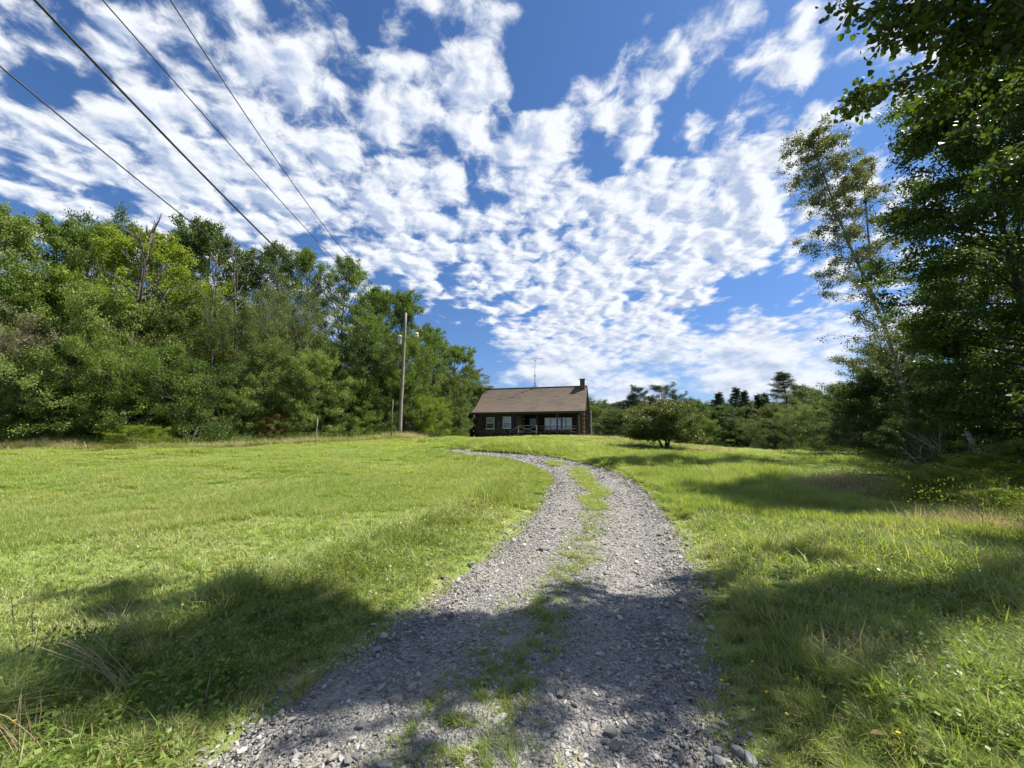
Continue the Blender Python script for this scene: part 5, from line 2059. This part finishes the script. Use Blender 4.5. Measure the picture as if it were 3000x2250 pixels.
    for i in ii:
        c = RCL[i]
        if c[1] < RNEAR - 1.0 or c[1] > 34:
            continue
        rr_ = math.hypot(c[0], c[1])
        st = .018 * rr_
        seg = float(np.linalg.norm(RCL[i + 1] - RCL[i]))
        m_ = max(1, int(seg / st))
        for sgn in (-1, 1):
            for q in range(m_):
                t = (q + r.random()) / m_
                p_ = RCL[i] * (1 - t) + RCL[i + 1] * t
                hw_ = float(halfw(p_[0], p_[1]))
                for o_ in (.0, .22, .44, .66):
                    if r.random() < .8:
                        e = p_ + RTN[i] * sgn * (hw_ + o_ * rr_ * .05 + r.uniform(-.05, .09))
                        ex.append(e[0]), ey.append(e[1]), es.append(st * 1.1)
    ex, ey, es = np.array(ex), np.array(ey), np.array(es)
    eo, _ = road_uv(ex, ey)
    x, y, off, s_ = np.r_[x, ex], np.r_[y, ey], np.r_[off, eo], np.r_[s_, es]
    n = len(x)
    d = np.abs(off) - halfw(x, y)
    h = np.where(d < 0, .07, grass_height(x, y, off)) * 1.25
    z = terrain(x, y, off)
    e_ = .4
    sx_ = (terrain(x + e_, y) - terrain(x - e_, y)) / (2 * e_)
    sy_ = (terrain(x, y + e_) - terrain(x, y - e_)) / (2 * e_)
    tilt = (s_ > .5)
    rots = np.stack([np.where(tilt, np.arctan(sy_), 0), np.where(tilt, -np.arctan(sx_), 0), g.integers(0, 4, n) * math.pi / 2 + np.where(tilt, 0, g.uniform(0, 6, n))], 1)
    # spin first, then tilt: only quarter turns are used, so tilt is written for the turned tile
    q = np.round(rots[:, 2] / (math.pi / 2)).astype(int) % 4
    ax, ay = rots[:, 0].copy(), rots[:, 1].copy()
    scatter('meadow_grass', np.stack([x, y, z], 1), rots, np.stack([s_, s_, h], 1), g.integers(0, 5, n), tiles, 'mown green grass of the meadow up to the cabin and the trees')

    # tall dry grass along the wood, round the pole and under the lone tree
    dry = [blades('dry_grass_tuft', 30, .16, 1.0, .010, .30, F['tan'], 600 + i, curl=.5) for i in range(3)]
    mixg = [blades('tall_grass_tuft', 26, .16, 1.0, .011, .30, F['blade_long'], 610 + i, curl=.6) for i in range(2)]
    pts, sc, pk = [], [], []
    r = random.Random(9)
    E_ = WOOD_EDGE

    def strew(cx, cy, sx, sy, m, h0, green=.3, s0=1.0):
        for _ in range(m):
            px_, py_ = cx + r.gauss(0, sx), cy + r.gauss(0, sy)
            pts.append((px_, py_))
            s_ = s0 * r.uniform(.7, 1.3)
            sc.append((s_, s_, h0 * r.uniform(.55, 1.2)))
            pk.append(r.randrange(3) if r.random() > green else 3 + r.randrange(2))
    for i in range(1500):
        xx = r.uniform(-28, -8.6)
        yy = float(np.interp(xx, E_[:, 0], E_[:, 1])) + r.gauss(.1, .35)
        hh = .30 + .25 * float(vnoise(xx, yy, .6, 61))
        pts.append((xx, yy))
        sc.append((1.1, 1.1, hh * r.uniform(.5, 1.2)))
        pk.append(r.randrange(3) if r.random() < .55 else 3 + r.randrange(2))
    strew(PB.x + .2, PB.y - .3, .9, .35, 190, .62, .12)
    strew(PB.x - 2.2, PB.y - .5, 1.0, .4, 110, .4, .35)
    g0 = ground(1950, 1321)
    strew(g0.x - .2, g0.y + .9, 1.9, .5, 160, .55, .25)
    strew(g0.x + 2.6, g0.y + .7, 1.2, .4, 110, .45, .25)
    strew(g0.x + 1.0, g0.y + .2, .7, .2, 40, .35, .3)
    q = ground(2500, 1445)
    strew(q.x, q.y + .2, .55, .35, 260, .62, .03, .8)
    q = ground(2600, 1462)
    strew(q.x, q.y, .45, .35, 120, .45, .1, .8)
    q = ground(2870, 1560)
    strew(q.x, q.y, .5, .4, 160, .42, .12, .6)
    q = ground(1740, 1288)
    strew(q.x + 1.0, q.y, 1.4, .5, 100, .45, .35)
    xs, ys = np.array([p_[0] for p_ in pts]), np.array([p_[1] for p_ in pts])
    zs = terrain(xs, ys)
    m = len(pts)
    rots = np.stack([rng.normal(0, .12, m), rng.normal(0, .12, m), rng.uniform(0, 6.28, m)], 1)
    scatter('dry_grass', np.stack([xs, ys, zs], 1), rots, np.array(sc), pk, dry + mixg, 'tan dry grass tufts along the wood, at the pole and by the bushes')
    # goldenrod and weeds at the hem
    wd = [leaves_tuft('weed', 130, .28, .55, .042, F['goldenrod'], 620, .35, .5), leaves_tuft('weed', 110, .3, .45, .045, F['mid'], 621, .5, .8), leaves_tuft('weed', 110, .3, .5, .045, F['pale'], 622, .4, .8)]
    pts, sc, pk = [], [], []
    for i in range(300):
        xx = r.uniform(-28, -5.0)
        yy = float(np.interp(xx, E_[:, 0], E_[:, 1])) + r.gauss(.7, .4)
        pts.append((xx, yy))
        pk.append(r.choice((0, 1, 1, 2, 2)))
        sc.append((1, 1, r.uniform(.7, 1.5)))
    for cx, cy, sx, sy, m, w_ in ((10.2, 9.4, 1.0, .6, 170, 0), (12.3, 10.6, 1.6, 1.2, 90, 0), (8.5, 6.2, .8, .9, 70, 0), (21.5, 21.2, 3.5, .7, 110, 0), (16.5, 15.5, 2.5, 2.0, 130, 1), (13.5, 9.5, 1.5, 1.5, 90, 2)):
        for _ in range(m):
            pts.append((cx + r.gauss(0, sx), cy + r.gauss(0, sy)))
            pk.append(w_ if r.random() < .6 else r.randrange(3))
            sc.append((.9, .9, r.uniform(.6, 1.6)))
    xs, ys = np.array([p_[0] for p_ in pts]), np.array([p_[1] for p_ in pts])
    m = len(pts)
    rots = np.stack([rng.normal(0, .1, m), rng.normal(0, .1, m), rng.uniform(0, 6.28, m)], 1)
    scatter('weeds', np.stack([xs, ys, terrain(xs, ys)], 1), rots, np.array(sc), pk, wd, 'leafy weeds and goldenrod at the foot of the wood and bushes')


build_grass()


# ------------------------------------------------------------------ single plants near the camera
def flower(px, py, h, label, group, tilt=(0, 0)):
    g0 = ground(px, py)
    o = empty('yellow_flower', g0)
    tag(o, label, 'flower', group)
    tp = Vector((tilt[0] * h, tilt[1] * h, h))
    MB().tube([(0, 0, 0), tp * .5 + Vector((.004, 0, 0)), tp], .0016, 4).build('stem', F['clover'], o)
    m_ = MB()
    n = 12
    for i in range(n):
        a = 6.283 * i / n
        c, s_ = math.cos(a), math.sin(a)
        R_ = .011
        m_.quad(tp, tp + Vector((c * R_ * .6 - s_ * .003, s_ * R_ * .6 + c * .003, .004)), tp + Vector((c * R_, s_ * R_, .006)), tp + Vector((c * R_ * .6 + s_ * .003, s_ * R_ * .6 - c * .003, .004)))
    m_.lathe([(.004, -.004), (.006, .0), (.004, .005)], tp, 8)
    m_.build('flower_head', F['flower'], o)


def build_flowers():
    r = random.Random(12)
    for px, py, h, lab in ((20, 2225, .16, 'yellow flower lowest in the bottom left corner of the grass'), (22, 2188, .14, 'yellow flower just above the lowest one at the left edge'),
                           (342, 1975, .15, 'yellow flower standing in the shaded weeds of the left verge'), (118, 2050, .10, 'small yellow flower in the sunny grass right of the dry seed stalks'),
                           (1120, 1650, .10, 'yellow flower by the left gravel edge'),
                           (2210, 2005, .13, 'yellow flower on the grass bank beside the right gravel edge'), (2264, 2125, .17, 'tall yellow flower leaning at the right gravel edge'),
                           (2440, 2130, .13, 'yellow flower in the middle of the shaded herbs on the right'), (2335, 2190, .14, 'yellow flower right of the tall leaning one'),
                           (2663, 2245, .13, 'yellow flower at the bottom between the herbs on the right'), (2120, 2055, .12, 'yellow flower reaching out over the right gravel edge'),
                           (2765, 1655, .16, 'yellow flower in the shade before the small dark bush')):
        flower(px, py, h, lab, None, (r.uniform(-.2, .2), r.uniform(-.2, .2)))
    spots = [(1340 + r.gauss(0, 30), 1450 + r.gauss(0, 9)) for _ in range(14)] + [(1290 + r.gauss(0, 45), 1560 + r.gauss(0, 14)) for _ in range(12)]
    for px, py in spots:
        flower(px, py, r.uniform(.10, .16), 'tiny yellow flower in the clover strip beside the left gravel edge', 'yellow flowers in the clover beside the left gravel edge')
    spots = [(640 + r.gauss(0, 60), 1690 + r.gauss(0, 18)) for _ in range(12)] + [(930 + r.gauss(0, 30), 1740 + r.gauss(0, 12)) for _ in range(6)]
    for px, py in spots:
        flower(px, py, r.uniform(.12, .2), 'tiny yellow flower in the tall grass band of the left meadow', 'yellow flowers in the tall grass of the left meadow')


build_flowers()


def leafy_plant(name, label, px, py, h, nl, L, mat, stem_mat, seed, lw=.55, spread=.5):
    r = random.Random(seed)
    g0 = ground(px, py)
    o = empty(name, g0)
    tag(o, label, 'plant')
    tk = path((0, 0, 0), (r.uniform(-.15, .15), 0, 1), h, 6, 0, .08, r)
    MB().tube(tk, [.004 * (1 - .6 * i / 6) for i in range(7)], 5).build('stem', stem_mat, o)
    for i in range(nl):
        p, d = along(tk, .25 + .74 * (i + 1) / nl * .99)
        az = i * 2.6 + r.uniform(-.4, .4)
        a = Vector((math.cos(az), math.sin(az), r.uniform(-.15, .35) * (1 - spread))).normalized()
        s_ = a.cross(Vector((0, 0, 1))).normalized()
        up_ = s_.cross(a)
        ll = L * r.uniform(.7, 1.15)
        m_ = MB()
        p = p + a * .01
        pts = [(0, 0, 0), (.25, .40, .02), (.6, .42, .02), (1, 0, -.10), (.6, -.42, .02), (.25, -.40, .02)]
        V = [p + a * ll * q[0] + s_ * ll * lw * q[1] + up_ * ll * q[2] for q in pts]
        V.append(p + a * ll * .55 - up_ * ll * .03)
        i0 = len(m_.v)
        m_.v += [tuple(v) for v in V]
        for q in range(6):
            m_.f.append((i0 + q, i0 + (q + 1) % 6, i0 + 6))
        m_.build('leaf', mat, o)


def build_plants():
    r = random.Random(31)
    leafy_plant('poplar_seedling', 'bright green seedling with heart-shaped leaves in the shaded right verge', 2305, 1812, .42, 9, .085, F['lime'], M['bark'], 3, .8)
    leafy_plant('broadleaf_weed', 'bright yellow-green broad-leaved weed low in the right verge', 2712, 2120, .16, 5, .11, F['lime'], F['clover'], 4, .4)
    leafy_plant('broadleaf_weed', 'dark leafy weed standing behind the bright seedling', 2385, 1835, .34, 9, .05, F['dark'], M['bark_dark'], 5, .5)
    leafy_plant('broadleaf_weed', 'yellowing leafy weed at the sunlit edge of the left shade', 448, 2070, .22, 8, .07, F['goldenrod'], F['clover'], 6, .35)
    leafy_plant('broadleaf_weed', 'dry brown weed stalk with shrivelled leaves beside the gravel on the left', 600, 2078, .20, 7, .04, F['rust'], M['dead_wood'], 7, .5)
    leafy_plant('broadleaf_weed', 'brown withered leaves at the bottom of the right verge', 2610, 2215, .10, 7, .06, F['rust'], M['dead_wood'], 8, .6)
    leafy_plant('broadleaf_weed', 'pale leafy sprig at the border of light and shade on the right', 2655, 1572, .35, 9, .05, F['pale'], F['clover'], 9, .5)
    leafy_plant('broadleaf_weed', 'pale leafy sprig left of the other, by the dark grass bump on the right', 2420, 1560, .32, 9, .05, F['pale'], F['clover'], 10, .5)
    # weed clumps in the left shade
    for px, py, R_, h, lab, mt in ((215, 1965, .26, .30, 'leafy weed clump in the deepest shade of the left verge', 'mid'), (345, 2000, .22, .24, 'leafy weed clump behind the fanned dry stalks', 'mid'), (620, 2020, .2, .24, 'upright leafy weed between shade and gravel on the left', 'mid'), (830, 1850, .28, .2, 'low herb clump in the shade left of the gravel', 'olive')):
        g0 = ground(px, py)
        g = np.random.default_rng(int(px))
        o = empty('weed_clump', g0)
        tag(o, lab, 'weed')
        nst = 22
        m_, C = MB(), []
        for i in range(nst):
            p = path((g.normal(0, R_ * .4), g.normal(0, R_ * .3), 0), (g.normal(0, .3), g.normal(0, .3), 1), h * g.uniform(.6, 1.15), 4, 0, .12, r)
            m_.tube(p, [.0025, .002, .002, .0015, .001], 3)
            for t in np.linspace(.25, .98, 14):
                c, _ = along(p, float(t))
                C.append((c.x + g.normal(0, .012), c.y + g.normal(0, .012), c.z))
        m_.build('stem', F['clover'], o)
        V, f, rn = leaf_arrays(np.array(C), .036, .55, g, 1.0, .2)
        link(bpy.data.objects.new('foliage', np_mesh('foliage', V, [f], F[mt], {'rnd': rn})), o)
    # dry stalks
    for px, py, n, L, sp, lab in ((385, 2058, 26, .62, (-1.0, .15), 'fan of long dry tan stalks spreading left over the left verge'), (60, 2020, 14, .55, (.1, .1), 'arching dry seed stalks at the left edge'),
                                  (440, 1970, 16, .50, (0, 0), 'upright dry seed stalks in the shaded left verge'), (90, 2240, 24, .45, (-.8, .2), 'bent straw-coloured stalks in the bottom left corner')):
        g0 = ground(px, py)
        o = empty('dry_grass_stalks', g0)
        tag(o, lab, 'dry grass')
        for i in range(n):
            m_ = MB()
            d = Vector((sp[0] + r.gauss(0, .35), sp[1] + r.gauss(0, .3), r.uniform(.45, 1.3)))
            p = path((r.gauss(0, .03), r.gauss(0, .03), 0), d, L * r.uniform(.7, 1.3), 7, -.7, .05, r)
            m_.tube(p, [.0016, .0015, .0014, .0013, .0012, .0011, .0022, .0007], 4)
            for k in range(6):
                c, cd = along(p, .72 + .27 * k / 6)
                m_.tube([c, c + cd * .02 + Vector((r.gauss(0, .008), r.gauss(0, .008), -.004))], [.0022, .0006], 3)
            m_.build('stalk', F['tan'], o)


build_plants()
